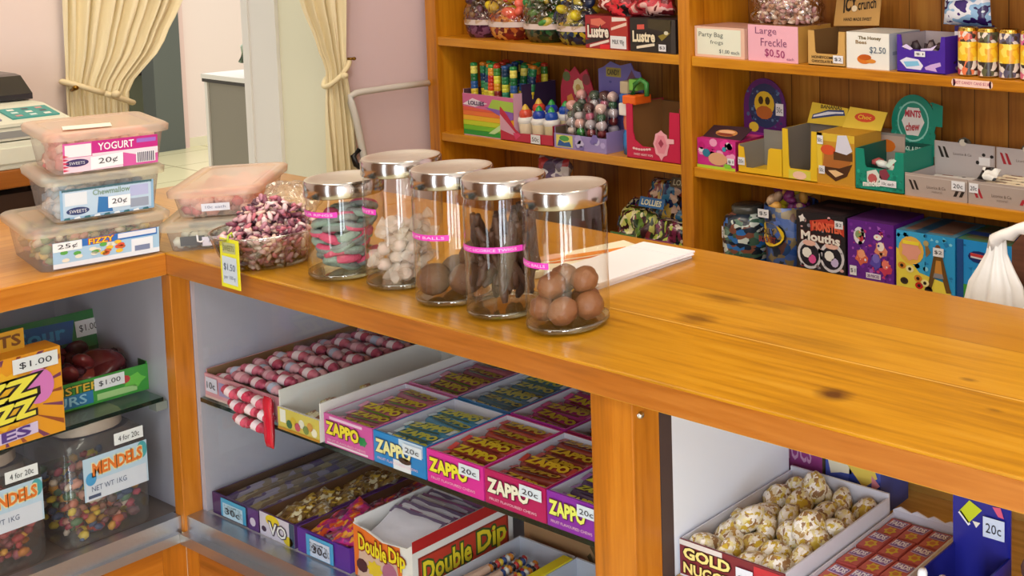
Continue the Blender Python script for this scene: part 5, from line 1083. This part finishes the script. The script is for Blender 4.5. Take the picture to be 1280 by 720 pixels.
b = MB(); b.lathe([(0, 0), (r-.006, 0), (r, h), (r-.003, h), (r-.008, .004), (0, .004)], printed('bucket_print', ['#1f4a94', '#22406e', '#7a6a4a', '#1a2438', '#5a3a34', '#3a5aa0'], 55, .3), 28); b.build('bucket', t)
b = MB(); n = 20
for rx, rz_, c, o in ((.75, .036, '#1a1a1c', .0012), (.68, .031, '#e9c41e', .0020)):
    V = []
    for i in range(n): a = 2*PI*i/n; th = -PI/2-.25+rx*math.cos(a); V.append(((r-.002+o)*math.cos(th), (r-.002+o)*math.sin(th), .125+rz_*math.sin(a)+.018))
    b.add(V, [list(range(n))], C(c))
F = Face((-.045, -.0735, .118), (1, .0, 0), (0, 0, 1), .062, .05); b.text(F, 'LOLLY', .05, .52, .85, .85, C('#2a1a10'), 4, off=.03); b.text(F, 'BUCKET', .0, .1, .9, .42, C('#8a2a1a'), 4, off=.03); b.build('label', t); price(t, Face((-.05, -.0715, .186), (1, 0, 0), (0, 0, 1), .036, .022), 0, 0, 1, 1, '$5', l=3)
b = MB(); heap(b, -.055, .055, -.055, .055, h-.02, h+.03, 34, .016, [C('#d9c02a'), C('#7a2a6a'), C('#b89a7a'), C('#e2a84a'), C('#5a3a4a')], 5, (1.2, .9, .7), 2, lambda x, y, z: x*x+y*y < .003); solo(b, 'loose_sweets', 'mixed sweets heaped at the top of the blue bucket', 'sweets', (.213, YF+.07, Z3), kind='stuff')
def d6(b, F, Rr, T_):
    F = Face((0, 0, F.h*.32), (1, 0, 0), (0, 0, 1), F.w, F.h*.68)
    specks(b, F, ['#e8e4e0', '#8a8490', '#c83a4a', '#5a5460', '#d8a8a8'], 46, 1, r=.035)
    b.poly(F, [(.3, .68), (.75, .8), (.98, .66), (.98, .86), (.7, .94), (.28, .86)], C('#c8402e'), 1); b.text(F, 'MONSTER', .34, .70, .94, .86, C('#e86a4a'), 2, off=.05); b.text(F, 'Mouths', .1, .52, .9, .68, C('#efe9e0'), 2, out=C('#5a1e1a'), off=.04, slant=-.03)
    for cx, c in ((.27, '#e0559a'), (.73, '#c8b8e0')):
        b.disc(F, cx, .28, .25, .26, C('#d8d4da'), 1, 20); b.disc(F, cx, .27, .20, .20, C('#1c1826'), 2, 18); b.disc(F, cx-.05, .30, .10, .09, C('#f0eee8'), 3, 9); b.disc(F, cx+.06, .2, .08, .08, C(c), 3, 9); b.disc(F, cx, .47, .14, .05, C('#e9b8a8'), 3, 10)
    b.disc(F, .12, .88, .08, .08, C('#e8e4e0'), 1, 9, .4); b.rect(T_, .05, .1, .9, .3, C('#4a3a3c'), 3); b.rect(T_, .2, .5, .8, .7, C('#6a4a48'), 4)
cbox('sweet_box', 'black box with red and white lettering and open mouths, bottom shelf', 'box', (.288, YF, Z3), 0, .154, .13, .218, C('#221c22'), d6, C('#2e262a'), ((.80, .86, .97, .95, '$2'),))
def d7(b, F, Rr, T_):
    F = Face((0, 0, F.h*.32), (1, 0, 0), (0, 0, 1), F.w, F.h*.68)
    specks(b, F, ['#8a3ab0', '#4a1470', '#a85ac0', '#c83a7a', '#7a2aa0'], 60, 2, r=.04)
    b.disc(F, .26, .74, .13, .15, C('#e6dde6'), 1, 14); b.disc(F, .24, .76, .07, .07, C('#8aa06a'), 2); b.disc(F, .30, .70, .05, .05, C('#b83a4a'), 2)
    for cx, cy, c, c2 in ((.30, .38, '#d9664a', '#f0a07a'), (.72, .55, '#e08a6a', '#f2e6da'), (.82, .26, '#c83a5a', '#e87a6a'), (.62, .34, '#5a4ab0', '#7a6ac8')):
        b.disc(F, cx, cy, .15, .15, C(c), 1, 11, .3); b.disc(F, cx, cy+.06, .08, .08, C(c2), 2, 9)
    b.disc(F, .66, .76, .09, .05, C('#f0ece6'), 3, 9); b.poly(F, [(.4, .05), (.72, .05), (.72, .14), (.4, .14)], C('#e6dce8'), 2); specks(b, F, ['#f0c0a0', '#e8e0f0', '#3a2a8a', '#f08a5a'], 22, 5, .1, .95, .2, .85, .022, 4); b.text(F, '20 PIECES', .43, .07, .69, .12, C('#6a2a7a'), 3, off=.02)
cbox('sweet_box', 'purple box with round orange creatures on the bottom shelf', 'box', (.450, YF, Z3), 0, .138, .13, .217, C('#63208a'), d7, C('#5a2a72'), ((.05, .36, .2, .47, '$1'),))
def d8(b, F, Rr, T_):
    F = Face((0, 0, F.h*.32), (1, 0, 0), (0, 0, 1), F.w, F.h*.68)
    specks(b, F, ['#1f7ab4', '#5abce0', '#2a88c0', '#8ad0e8'], 40, 3, r=.04)
    b.rect(F, 0, 0, .5, 1, C('#3aa6d8'), 1); b.poly(F, [(.0, 0), (.95, 0), (.9, .2), (.4, .32), (.2, .55), (.0, .7)], C('#e8d44a'), 2); b.disc(F, .26, .68, .22, .24, C('#e9b84a'), 3, 16); b.disc(F, .26, .68, .18, .19, C('#e8a08a'), 4, 14, .2); b.rect(F, .12, .78, .4, .84, C('#f2dc3a'), 6)
    for i, (cx, cy) in enumerate(((.10, .40), (.24, .36), (.14, .14), (.40, .10), (.38, .22), (.50, .16), (.56, .05))): b.disc(F, cx, cy, .07, .06, C(['#d98a2e', '#f0e4a0', '#3a2a24', '#c81e1e'][i % 4]), 4+i % 2, 12); b.disc(F, cx, cy, .03, .03, C('#2a1a16'), 6, 8)
    b.poly(F, [(.66, .72), (.78, .72), (.92, .14), (.95, .06), (.86, .05), (.76, .4), (.70, .4), (.60, .05), (.52, .05), (.55, .14)], C('#6a4a1e'), 4); b.poly(F, [(.69, .58), (.77, .58), (.80, .34), (.66, .34)], C('#c98a3a'), 5); b.disc(F, .72, .78, .05, .07, C('#7a4a2a'), 5, 9); b.poly(F, [(.60, .70), (.54, .82), (.50, .82), (.52, .6)], C('#8a6a3a'), 4); b.disc(F, .52, .84, .05, .05, C('#b0a06a'), 5, 9); b.poly(F, [(.64, .28), (.82, .28), (.80, .36), (.66, .36)], C('#8a8a90'), 6)
    b.rect(T_, .1, .1, .9, .9, C('#8a6a5a'), 3); b.rect(T_, .3, .0, .5, 1, C('#2a5a7a'), 4)
cbox('sweet_box', 'sky blue box with a long legged brown animal and red discs, bottom shelf', 'box', (.596, YF, Z3), 0, .166, .14, .209, C('#2a9ad4'), d8, C('#5a8aa0'), ((.64, .76, .82, .86, '$2'),))
def d9(b, F, Rr, T_):
    F = Face((0, 0, F.h*.32), (1, 0, 0), (0, 0, 1), F.w, F.h*.68)
    specks(b, F, ['#1a78ba', '#4ab0e4', '#2a8ac8'], 30, 4, r=.04)
    b.rect(F, 0, 0, 1, .26, C('#3f9a3a'), 1); b.rect(F, 0, 0, .12, 1, C('#1a4a8a'), 2); b.disc(F, .40, .74, .2, .1, C('#1a2a6a'), 2, 12); b.poly(F, [(.25, .72), (.55, .70), (.55, .78), (.25, .80)], C('#d9d6dc'), 3); b.poly(F, [(.25, .75), (.55, .73), (.55, .78), (.25, .80)], C('#c83a3a'), 4); b.text(F, 'BALLS', .2, .08, .9, .22, C('#f0f2f4'), 3, off=.05); b.text(F, 'SOUR', .24, .28, .7, .4, C('#e6eaf0'), 3, off=.03); b.disc(F, .5, .5, .1, .07, C('#5a4a4a'), 3, 9)
    b.rect(T_, .1, .1, .9, .9, C('#6a6a4a'), 3); b.rect(T_, .0, .3, 1, .5, C('#2a4a9a'), 4)
cbox('sweet_box', 'blue and green BALLS box beside the white carrier bag', 'box', (.768, YF, Z3), 0, .15, .14, .210, C('#1f8fd6'), d9, C('#4a7a5a'))

# ---- left bay, top shelf
def bowlpack(label, x, w, cols, upper, hgt):
    t = thing('sweet_pack', label, 'sweets bag', (x, YF+.06, Z1)); m = printed('pack_' + cols[0][1:], cols, 70, .25, (1, 1, 1), 0)
    b = MB(); b.lathe([(0, 0), (w*.36, 0), (w*.46, .02), (w*.5, .045), (w*.49, .06), (w*.42, .075), (w*.28, .088), (0, .094)], m, 26, Matrix.Diagonal((1, .8, 1, 1))); b.build('foil', t)
    b = MB(); n = 16; V = []
    for i in range(n+1): a = PI+.15+(PI-.3)*i/n; V += [((w*.5+.001)*math.cos(a), (w*.5+.001)*.8*math.sin(a), .040), ((w*.497+.001)*math.cos(a), (w*.497+.001)*.8*math.sin(a), .056)]
    b.add(V, [(2*i, 2*i+2, 2*i+3, 2*i+1) for i in range(n)], C('#d9c6bf'), True); b.build('paper_band', t)
    b = MB(); heap(b, -w*.42, w*.42, -w*.3, w*.3, .06, hgt, 40, .017, [C(c, .25) for c in upper], int(w*1e3)+int(x*-100), (1.2, .9, .7), 2, lambda a, q, z: (a/(w*.5))**2+(q/(w*.4))**2+((z-.05)/(hgt-.04))**2 < 1); b.build('foil_sweets', t)
    b = MB(); b.ball((0, 0, hgt*.5), 1, clear('cello_pack', '#fbf3e2', 1.5, .08, .06), 3, .08, sc=(w*.52, w*.42, hgt*.56)); b.build('film', t)
bowlpack('purple foil sweets bag with paper band at the left end of the top shelf', -.985, .115, ['#4a1e3a', '#5a2a4a', '#3a1a2c', '#7a4a6a'], ['#4a2a3a', '#3a2a1e', '#6a4a5a', '#8a6a4a'], .13)
bowlpack('red and yellow sweets bag with paper band second on the top shelf', -.851, .145, ['#8a2a1e', '#b8642a', '#6a1e1a', '#d99a4a'], ['#d9c22a', '#e0453a', '#e8e04a', '#c83a34', '#f0705a'], .155)
bowlpack('dark green sweets bag with paper band third on the top shelf', -.698, .140, ['#1e3a1e', '#2a5a34', '#16241a', '#5a4a2a'], ['#2a7a3a', '#4a8a3a', '#8a2a2a', '#1e3a1e', '#c8b84a'], .155)
bowlpack('yellow and navy sweets bag with paper band beside the red boxes', -.556, .140, ['#1e2a4a', '#c8b02a', '#2a3a5a', '#14182a', '#8a8a3a'], ['#d9c82a', '#c8b82a', '#1e2a4a', '#2a4a6a', '#e0d86a'], .135)
def d10(b, F, Rr, T_):
    b.poly(F, [(.0, .1), (.5, .3), (.5, .42), (.0, .24)], C('#2a1a1c'), 1); b.poly(F, [(.1, .02), (.56, .22), (.56, .30), (.1, .10)], C('#e9d9cc'), 2); b.text(F, 'Lustre', .06, .32, .56, .70, C('#f0e4d4'), 3, out=C('#3a1216'), off=.04, slant=.02); b.disc(F, .3, .80, .2, .14, C('#d9705a'), 2, 10, .2); b.rect(F, .60, .02, 1, 1, C('#b03028'), 3); b.poly(F, [(.62, .58), (.98, .75), (.98, .85), (.62, .66)], C('#e8c8b8'), 4); b.poly(F, [(.64, .84), (.98, .9), (.95, .98), (.64, .98)], C('#e6d8d0'), 4); b.rect(F, .35, .0, .58, .14, C('#d8202a'), 4)
cbox('chocolate_box', 'red Lustre chocolate box with large white sticker on the top left shelf', 'box', (-.462, YF, Z1), 0, .168, .12, .092, C('#a02028'), d10, C('#7a1a20'), ((.60, .04, .97, .42, 'MILK 90g'),))
def d11(b, F, Rr, T_):
    b.text(F, 'Lustre', .06, .28, .56, .62, C('#efe2c0'), 2, out=C('#1a1412'), off=.04, slant=.02); b.poly(F, [(.14, .08), (.54, .2), (.54, .28), (.14, .16)], C('#e9dcc4'), 1); b.poly(F, [(.16, .66), (.32, .68), (.32, .82), (.16, .80)], C('#d9584a'), 1); b.poly(F, [(.62, .5), (.7, .36), (.9, .62), (.8, .6)], C('#8a7a2a'), 1); b.disc(F, .8, .6, .05, .06, C('#d8d4bc'), 2, 7); b.rect(F, .9, 0, 1, 1, C('#3a3432'), 1); b.poly(F, [(.4, .72), (.9, .6), (.92, .98), (.4, .98)], C('#40361e'), 1)
cbox('chocolate_box', 'black Lustre chocolate box against the shelf divider', 'box', (-.286, YF, Z1), 0, .170, .12, .092, C('#241c1a'), d11, C('#2e2422'), ((.64, .06, .80, .26, '$3'),))
for i, (x, lab, cs, rz) in enumerate(((-.385, 'red and white sweets bag lying on the red Lustre box', ['#b01e26', '#e8c8c0', '#8a1620', '#d8303a', '#1c1416'], .3), (-.245, 'red film bag lying on the black Lustre box', ['#a01a24', '#7a141c', '#c8404a', '#d8a8a0', '#5a1018'], -.1))):
    t = thing('sweets_bag', lab, 'sweets bag', (x, YF+.05, Z1+.0925)); b = MB(); b.pillow(.15, .085, .075, printed('red_bag_%d' % i, cs, 22, .25, (1, 1, 1), 0, 'NOISE'), 3+i, .3, Matrix.Rotation(rz, 4, 'Y')); b.build('film', t)

# ---- left bay, middle shelf
t = thing('lolly_box', 'rainbow printed box of striped lollipops at the left end of the middle shelf', 'box', (-1.010, YF, Z2)); w, d, h = .232, .15, .128
b = MB(); shell(b, w, d, h, C('#e0b0c8'), C('#5a3a4a'), bh=.165, sh=.14); b.box(w-.003, w+.0005, .03, d, .002, .165, C('#3a2a4c')); F = front(w, h)
for i, c in enumerate(('#2f9a3a', '#7ac22a', '#c8d42a', '#f0b42a', '#ef7a3a', '#e8604a')): b.poly(F, [(0, .02+.115*i), (1, .02+.115*i), (1, .14+.115*i), (0, .14+.115*i)], C(c), 1)
b.poly(F, [(0, .70), (1, .60), (1, 1), (0, 1)], C('#d36a9a'), 2); b.poly(F, [(.0, .74), (.25, .70), (.5, .8), (.2, .9)], C('#f0e0ec'), 3); b.poly(F, [(.5, .7), (1, .55), (1, .9), (.6, .92)], C('#a8c84a'), 3); b.poly(F, [(.45, .72), (.9, .45), (1, .5), (1, .66)], C('#8a5ab0'), 4); b.text(F, 'LOLLIES', .12, .74, .44, .84, C('#4a2a5a'), 5, off=.04); b.poly(F, [(.5, .1), (.62, .1), (.9, .34), (.8, .4)], C('#c8e6a0'), 3); b.build('carton', t)
def lolly(cols):
    b = MB(); b.cyl((0, 0, 0), .0022, .12, C('#efe9dc'), 6)
    for i in range(11): b.lathe([(.0098 if i else .004, .090+.0115*i), (.0106, .0925+.0115*i), (.0106, .099+.0115*i), (.0098 if i < 10 else .003, .1015+.0115*i)], C(cols[(i//2) % len(cols)], .2), 10)
    return b
R = random.Random(41); LC = [['#2f8a4a', '#e0c23a', '#2a5a9a', '#1f6a3a', '#e8e06a'], ['#d8862a', '#e0c83a', '#3a8a5a', '#24406a', '#2f8a5a'], ['#3a9a4a', '#e8d44a', '#d8502a', '#c8302a', '#e89a3a'], ['#c8402a', '#8a2a2a', '#e0a02a', '#e8e04a', '#4a8a3a'], ['#24508a', '#3a8a6a', '#d8d84a', '#2f7a4a', '#1e3a5a']]
ps = [((-1.010+.026+.036*(i % 6)+.008*(i//6 % 2), YF+.022+.034*(i//6), Z2+.004), (R.uniform(-.1, .05), R.uniform(-.1, .1), 0)) for i in range(24)]
spread_copies([lolly(c) for c in LC], 'lollipop', 'rainbow striped lollipop standing in the rainbow box', 'lollipop', 'lollipops in the rainbow box', ps)
t = thing('novelty_tray', 'red low tray of blue and white topped novelty sweets', 'tray', (-.835, YF-.004, Z2)); w, d, h = .228, .095, .052
b = MB(); b.box(0, w, 0, d, 0, .002, C('#b82438')); F = front(w, h); b.prism([(0, 0), (1, 0), (1, .62), (.6, .55), (.36, .5), (.28, .7), (.12, 1.5), (0, 1.9)], F, C('#bf2440'), .0025); b.box(0, .002, .002, d, .002, .075, C('#a01e34')); b.box(w-.002, w, .002, d, .002, .06, C('#a01e34')); b.box(.002, w-.002, d-.002, d, .002, .07, C('#a01e34')); b.poly(F, [(.0, 1.5), (.12, 1.1), (.3, .5), (.32, .3), (0, .6)], C('#d8a0b4'), 1); b.poly(F, [(.30, .1), (.4, .4), (.36, .5), (.25, .5)], C('#d83a6a'), 2); b.build('carton', t); price(t, F, .60, .05, .78, .55, '50c')
def novelty(c1, c2, c3):
    b = MB(); b.lathe([(0, 0), (.017, 0), (.020, .02), (.021, .05), (.016, .058)], C(c3), 12); b.lathe([(.021, .05), (.024, .058), (.021, .068), (.012, .068)], C('#e9e6e2'), 12); b.ball((0, 0, .076), .019, C(c1, .25), 2); b.lathe([(.012, .088), (.007, .10), (.002, .106), (0, .106)], C(c2, .25), 10); return b
NV = [('#e6ddd0', '#5a9a5a', '#d8c09a'), ('#d8503a', '#e0b84a', '#e0cdb0'), ('#1f3fa4', '#2f9a4a', '#d9c6a4'), ('#2450b0', '#3aa052', '#c8b890')]
ps = [((-.835+.032+.0545*(i % 4), YF+.022+.044*(i//4), Z2+.0045+.012*(i//4)), (0, R.uniform(-.05, .05), i)) for i in range(8)]
spread_copies([novelty(*c) for c in NV], 'novelty_sweet', 'round topped novelty sweet standing in the red low tray', 'sweet', 'novelty sweets in the red tray', ps)
t = thing('header_card', 'crimson card with a cream flower emblem standing behind the tube sweets', 'display card', (-.690, 1.365, Z2)); F = front(.140, .222); b = MB()
b.prism([(0, 0), (1, 0), (1, .7), (.92, .82), (.8, .98), (.6, .9), (.45, 1), (.3, .92), (.16, .96), (.05, .8), (0, .7)], F, C('#b81e44'), .003); b.disc(F, .55, .72, .17, .13, C('#e6d9a8'), 1, 16, .1); b.disc(F, .3, .52, .13, .12, C('#d98a3a'), 1, 10, .2); b.disc(F, .8, .84, .12, .08, C('#7a2a34'), 2, 10); b.disc(F, .2, .86, .12, .07, C('#5a6a3a'), 2, 8); b.disc(F, .55, .72, .08, .05, C('#c9a85a'), 3, 8); b.disc(F, .75, .48, .13, .1, C('#e05a7a'), 1, 10, .2); b.build('card', t)
t = thing('header_card', 'lilac blue card with an olive label panel at the back of the middle shelf', 'display card', (-.527, 1.365, Z2)); F = front(.180, .246); b = MB()
b.prism([(0, 0), (1, 0), (1, .78), (.94, .9), (.80, .92), (.74, 1), (.5, .96), (.28, 1), (.12, .93), (.0, .9)], F, C('#6d66b4'), .003); b.rect(F, .18, .82, .52, .93, C('#a89a3a'), 1); b.text(F, 'CANDY', .21, .84, .49, .91, C('#4a4420'), 2, off=.03); b.disc(F, .76, .78, .13, .14, C('#6a3a5a'), 1, 4, rot=0); blobs(b, F, ['#8a84d0', '#5a54a0', '#9a94e0', '#4a4a98'], 26, 8, 0, 1, 0, .8, (.03, .07), 1); b.build('card', t)
t = thing('novelty_tray', 'lilac tray of small coloured tube sweets on the middle shelf', 'tray', (-.600, YF-.004, Z2)); w, d, h = .214, .095, .042
b = MB(); shell(b, w, d, h, C('#9a8ac4'), C('#6a5a4a'), sh=.06); F = front(w, h); b.rect(F, .04, .1, .36, .92, C('#e0d86a'), 1); b.poly(F, [(.06, .15), (.34, .15), (.3, .5), (.2, .4), (.1, .6)], C('#2a5aa0'), 2); b.disc(F, .2, .7, .1, .2, C('#4a9a4a'), 2, 8); blobs(b, F, ['#b8a8dc', '#7a6ab0', '#c8c0e6'], 10, 5, .4, 1, 0, 1, (.04, .07)); b.build('carton', t)
def tube_sweet(cols):
    b = MB()
    for i, c in enumerate(cols): b.ball((0, 0, .02+.024*i), .0155 if i % 2 == 0 else .013, C(c, .3), 2, .25, seed=i)
    b.lathe([(.0, .0), (.018, .0), (.019, .01), (.019, .11), (.012, .125), (0, .127)], clear('tube_plastic', '#f6f4f2', 1.2, .05, .03), 14); return b
TS = [['#8a3a3a', '#e6d8d2', '#c9c4c8', '#6a7a6a', '#e0a8a0', '#5a4a3a'][:5], ['#2f8a3a', '#3a9a4a', '#e8b8b0', '#d9d4d8', '#4a5a4a'], ['#6a2a34', '#8a3a44', '#c8c0c8', '#d06a8a', '#5a3a3a'], ['#b8b0c4', '#7a2a34', '#d8ccd2', '#3a6a4a', '#e6c8c0']]
ps = [((-.600+.045+.042*(i % 4), YF+.022+.04*(i//4), Z2+.0045+.03*(i//4)), (R.uniform(-.1, .0), R.uniform(-.08, .08), i)) for i in range(8)]
spread_copies([tube_sweet(c) for c in TS], 'tube_sweet', 'clear tube of stacked coloured sweets standing in the lilac tray', 'sweet', 'tube sweets in the lilac tray', ps)
t = thing('novelty_dispenser', 'tall dispenser with orange cap and blue middle beside the red cut-out box', 'sweet', (-.330, YF+.045, Z2)); b = MB(); b.lathe([(0, 0), (.028, 0), (.03, .03), (.028, .06), (.024, .07)], C('#2f7fc4', .25), 14); b.lathe([(.026, .07), (.028, .09), (.026, .11)], C('#e0704a', .25), 14); b.build('body', t)
b = MB(); b.box(-.026, .026, -.03, .026, .11, .145, C('#efe6e0'), b=.004); b.build('band', t); b = MB(); b.box(-.028, .028, -.026, .026, .145, .17, C('#2a62b0'), b=.005); b.box(.0, .05, -.04, .02, .145, .17, C('#ef6a1a'), b=.004); b.build('cap', t)
b = MB(); b.tube([(.02, -.02, .17), (.03, -.02, .20), (.055, -.02, .215), (.075, -.02, .205), (.075, -.02, .17)], .007, C('#3f8a3f', .25)); b.box(-.03, .0, -.02, .02, .17, .205, C('#b9a88a'), b=.003); b.box(.0, .03, -.015, .015, .18, .212, C('#7ac04a'), b=.003); b.build('handle', t)
t = thing('sweet_display', 'red display box with cut out front and a pink flower beside the shelf divider', 'box', (-.303, YF-.006, Z2)); w, d, h = .200, .135, .150
RED = C('#c81446'); b = MB(); F = front(w, h); b.box(0, w, 0, d, 0, .002, RED)
b.prism([(0, 0), (1, 0), (1, .92), (.82, .92), (.80, .40), (.76, .30), (.62, .24), (.3, .24), (.16, .34), (.12, .5), (.12, 1), (0, 1)], F, RED, .0025); b.box(0, .002, .002, d, .002, h, RED); b.box(w-.002, w, .002, d, .002, h, RED); b.box(.002, w-.002, d-.002, d, .002, h*.96, C('#6a4a2c')); b.box(.003, w-.003, d-.006, d-.003, .004, h*.95, C('#8a6238')); b.box(.0021, .0035, .003, d-.006, .002, h*.99, C('#94693c')); b.box(.003, w-.003, .003, d-.006, .0021, .003, C('#94693c')); b.build('carton', t)
b = MB(); cx, cy = .66, .32
b.disc(F, cx, cy, .15, .26, C('#f0a8b4'), 3, 16, .12); b.disc(F, cx, cy, .11, .19, C('#e88a9c'), 4, 12, .15); b.poly(F, [(.76, .34), (.9, .36), (.9, .44), (.76, .44)], C('#f2b4bc'), 4); b.disc(F, cx, cy+.02, .05, .08, C('#a83a54'), 5, 8, .3); b.poly(F, [(.62, .1), (.66, .02), (.70, .1)], C('#f0a8b4'), 4)
for i in range(7): b.disc(F, .14+.05*i, .20-.02*math.sin(i*.5+.4), .026, .024, C('#f0c2c4'), 3, 8)
b.text(F, 'SWEET HEART POPS', .14, .07, .5, .11, C('#f0c8cc'), 3, off=.02); b.build('front_print', t)
t = thing('sweet_packet', 'dark red packet standing behind the red cut-out box', 'packet', (-.16, 1.43, Z2)); b = MB(); b.pillow(.10, .19, .03, printed('dark_red_packet', ['#5a1018', '#7a1a20', '#4a1a10', '#8a2a24'], 20, .3), 3, .2); b.build('packet', t)

# ---- left bay, bottom shelf
BAGC = [['#2a3a1e', '#5a7a2a', '#c8c86a', '#3a1a1e', '#7a2a2e', '#d8d0a0'], ['#1e2a5a', '#3a7aa0', '#8a3a34', '#d8b8a0', '#2a1a1a', '#c8a84a'], ['#4a1a2a', '#7a2a4a', '#a8b84a', '#1a1a24', '#d8c8b8', '#3a2a1e'], ['#3a2a1a', '#7a5a2a', '#2a3a2a', '#a86a3a', '#1e1a16'], ['#1a1a2a', '#3a3a6a', '#8a2a3a', '#c8c8a0', '#4a6a2a']]
spots = [(-.345, .0, 0, .155, 0, 'green and maroon bag of sweets at the left front of the bag pile'), (-.20, -.005, 0, .165, 2, 'maroon and lime bag of sweets at the right front of the bag pile'), (-.27, .045, .10, .16, 1, 'blue and rust bag of sweets lying on top of the front bags'), (-.19, .09, .155, .17, 3, 'brown and olive bag on top of the bag pile beside the divider'), (-.40, .08, .02, .15, 4, 'navy bag of sweets behind the left of the bag pile')]
for x, dy, dz, w, k, lab in spots:
    t = thing('sweets_bag', lab, 'sweets bag', (x, YF+.05+dy, Z3+.002+dz)); b = MB(); b.pillow(w, .115+.02*(k == 0), .07, printed('mixed_bag_%d' % k, BAGC[k], 85, .22, (1, 1, .6)), k*2+1, .35, Matrix.Rotation(-.35, 4, 'X')); b.build('film', t)
    b = MB(); F = Face((-w*.3, -.052, .045), (1, 0, 0), (0, .34, 1), w*.6, .028); b.rect(F, 0, 0, 1, 1, C(['#3a6a2a', '#24609a', '#7a2a5a', '#5a4a2a', '#2a2a4a'][k]), 1); b.text(F, 'LOLLIES', .1, .2, .9, .8, C('#d8d4b0'), 2, off=.03); b.build('label', t)
t = thing('sweets_bag', 'white and red film bag under the middle shelf behind the jars', 'sweets bag', (-.67, YF+.05, Z3+.16)); b = MB(); b.pillow(.13, .09, .05, printed('white_red_bag', ['#d8d0d8', '#5a4a6a', '#b8404a', '#e6e2e6', '#8a8098'], 30, .25), 4, .35); b.build('film', t)
cbox('sweet_box', 'plain dark brown carton on the bottom shelf behind the jars', 'box', (-.76, YF+.02, Z3), 0, .17, .13, .158, C('#3a2416'), None, C('#4a3020'))
# ------------------------------------------------------------------ printing belongs to its carton; stickers and fittings sit on their part
def merge(dst, src):
    a, b = dst.data, src.data; V = [v.co[:] for v in a.vertices] + [v.co[:] for v in b.vertices]; n = len(a.vertices)
    P = [tuple(p.vertices) for p in a.polygons] + [tuple(n + i for i in p.vertices) for p in b.polygons]
    mats = list(a.materials); mm = []
    for m in b.materials:
        if m not in mats: mats.append(m)
        mm.append(mats.index(m))
    idx = [p.material_index for p in a.polygons] + [mm[p.material_index] for p in b.polygons]
    sm = [p.use_smooth for p in a.polygons] + [p.use_smooth for p in b.polygons]
    me = bpy.data.meshes.new(a.name); me.from_pydata(V, [], P)
    for m in mats: me.materials.append(m)
    me.polygons.foreach_set('material_index', idx); me.polygons.foreach_set('use_smooth', sm); me.update()
    dst.data = me; bpy.data.objects.remove(src)
def base(n): return n.split('.')[0]
HOLD = {'label_tape': ('glass_body',), 'thick_base': ('glass_body',), 'ring_pull': ('can_lid',), 'hook': ('tieback',), 'shelf_clip': ('glass_shelf',),
        'screw': ('sill', 'post'), 'glass_channel': ('post',), 'label': ('body', 'bucket', 'film', 'packet'), 'rim': ('bowl',), 'clip': ('card',), 'rubber_clip': ('pipe',), 'groove': ('back_panel',),
        'corner_strip': ('body',), 'edge_strip': ('counter_top',), 'paper_band': ('foil',), 'yellow_strip': ('carton',), 'shelf_label': ('shelf',), 'key_pad': ('body',), 'slot': ('body',), 'display': ('body',)}
for t in [o for o in list(SC.objects) if o.type == 'EMPTY']:
    ch = list(t.children)
    cart = next((c for c in ch if base(c.name) == 'carton'), None)
    for c in list(ch):
        if cart and base(c.name) in ('front_print', 'side_print', 'back_print', 'print'): merge(cart, c); ch.remove(c)
    for c in ch:
        for h in HOLD.get(base(c.name), ()):
            p = next((q for q in ch if base(q.name) == h and q.parent == t), None)
            if p is not None and p is not c: c.parent = p; break
# ------------------------------------------------------------------ light
W = bpy.data.worlds.new('daylight'); SC.world = W; W.use_nodes = True
W.node_tree.nodes['Background'].inputs[0].default_value = (1, .975, .94, 1); W.node_tree.nodes['Background'].inputs[1].default_value = .9
def area(name, loc, rot, sx, sy, power, col=(1, 1, 1)):
    l = bpy.data.lights.new(name, 'AREA'); l.shape = 'RECTANGLE'; l.size = sx; l.size_y = sy; l.energy = power; l.color = col
    o = bpy.data.objects.new(name, l); COL.objects.link(o); o.location = loc; o.rotation_euler = rot; return o
for x, w_, p in ((.85, .28, 9), (2.925, .53, 46), (3.8, .58, 46)): area('shop_door_daylight', (x, -2.44, .15), (math.radians(90), 0, 0), w_, 2.15, p, (.84, .92, 1))
area('ceiling_lamp', (-.1, .25, 1.72), (0, 0, 0), 1.5, .5, 18, (1, .90, .74))
area('ceiling_lamp', (1.9, .0, 1.72), (0, 0, 0), 1.3, .5, 14, (1, .91, .78))
area('ceiling_lamp', (1.0, -1.6, 1.72), (0, 0, 0), 2.2, .8, 22, (1, .95, .88))
area('office_lamp', (-4.2, 2.4, 1.7), (0, 0, 0), 1.6, 1.2, 52, (1, .97, .90))
# ------------------------------------------------------------------ camera (a crop from the lower left of a wide photograph, hence the shifted lens)
cam = bpy.data.cameras.new('camera'); co = bpy.data.objects.new('camera', cam); COL.objects.link(co); SC.camera = co
yaw, pitch, roll = 4.98610184e-01, 8.57191522e-02, -4.00573342e-03
f = Vector((-math.sin(yaw)*math.cos(pitch), math.cos(yaw)*math.cos(pitch), -math.sin(pitch)))
r = f.cross(Vector((0, 0, 1))).normalized(); d = f.cross(r)
r2 = math.cos(roll)*r + math.sin(roll)*d; d2 = -math.sin(roll)*r + math.cos(roll)*d
M = Matrix((r2, -d2, -f)).transposed().to_4x4(); M.translation = (2.18098362, -.97733994, .55)
co.matrix_world = M
cam.sensor_width = 36; cam.lens = 1445.81649*36/1280; cam.shift_x = (640-1286.90872)/1280; cam.shift_y = (33.3807-360)/1280; cam.clip_start = .05
vs = SC.view_settings; vs.view_transform = 'Standard'; vs.look = 'None'; vs.gamma = 1; vs.use_curve_mapping = False; vs.exposure = 0
SC.display_settings.display_device = 'sRGB'
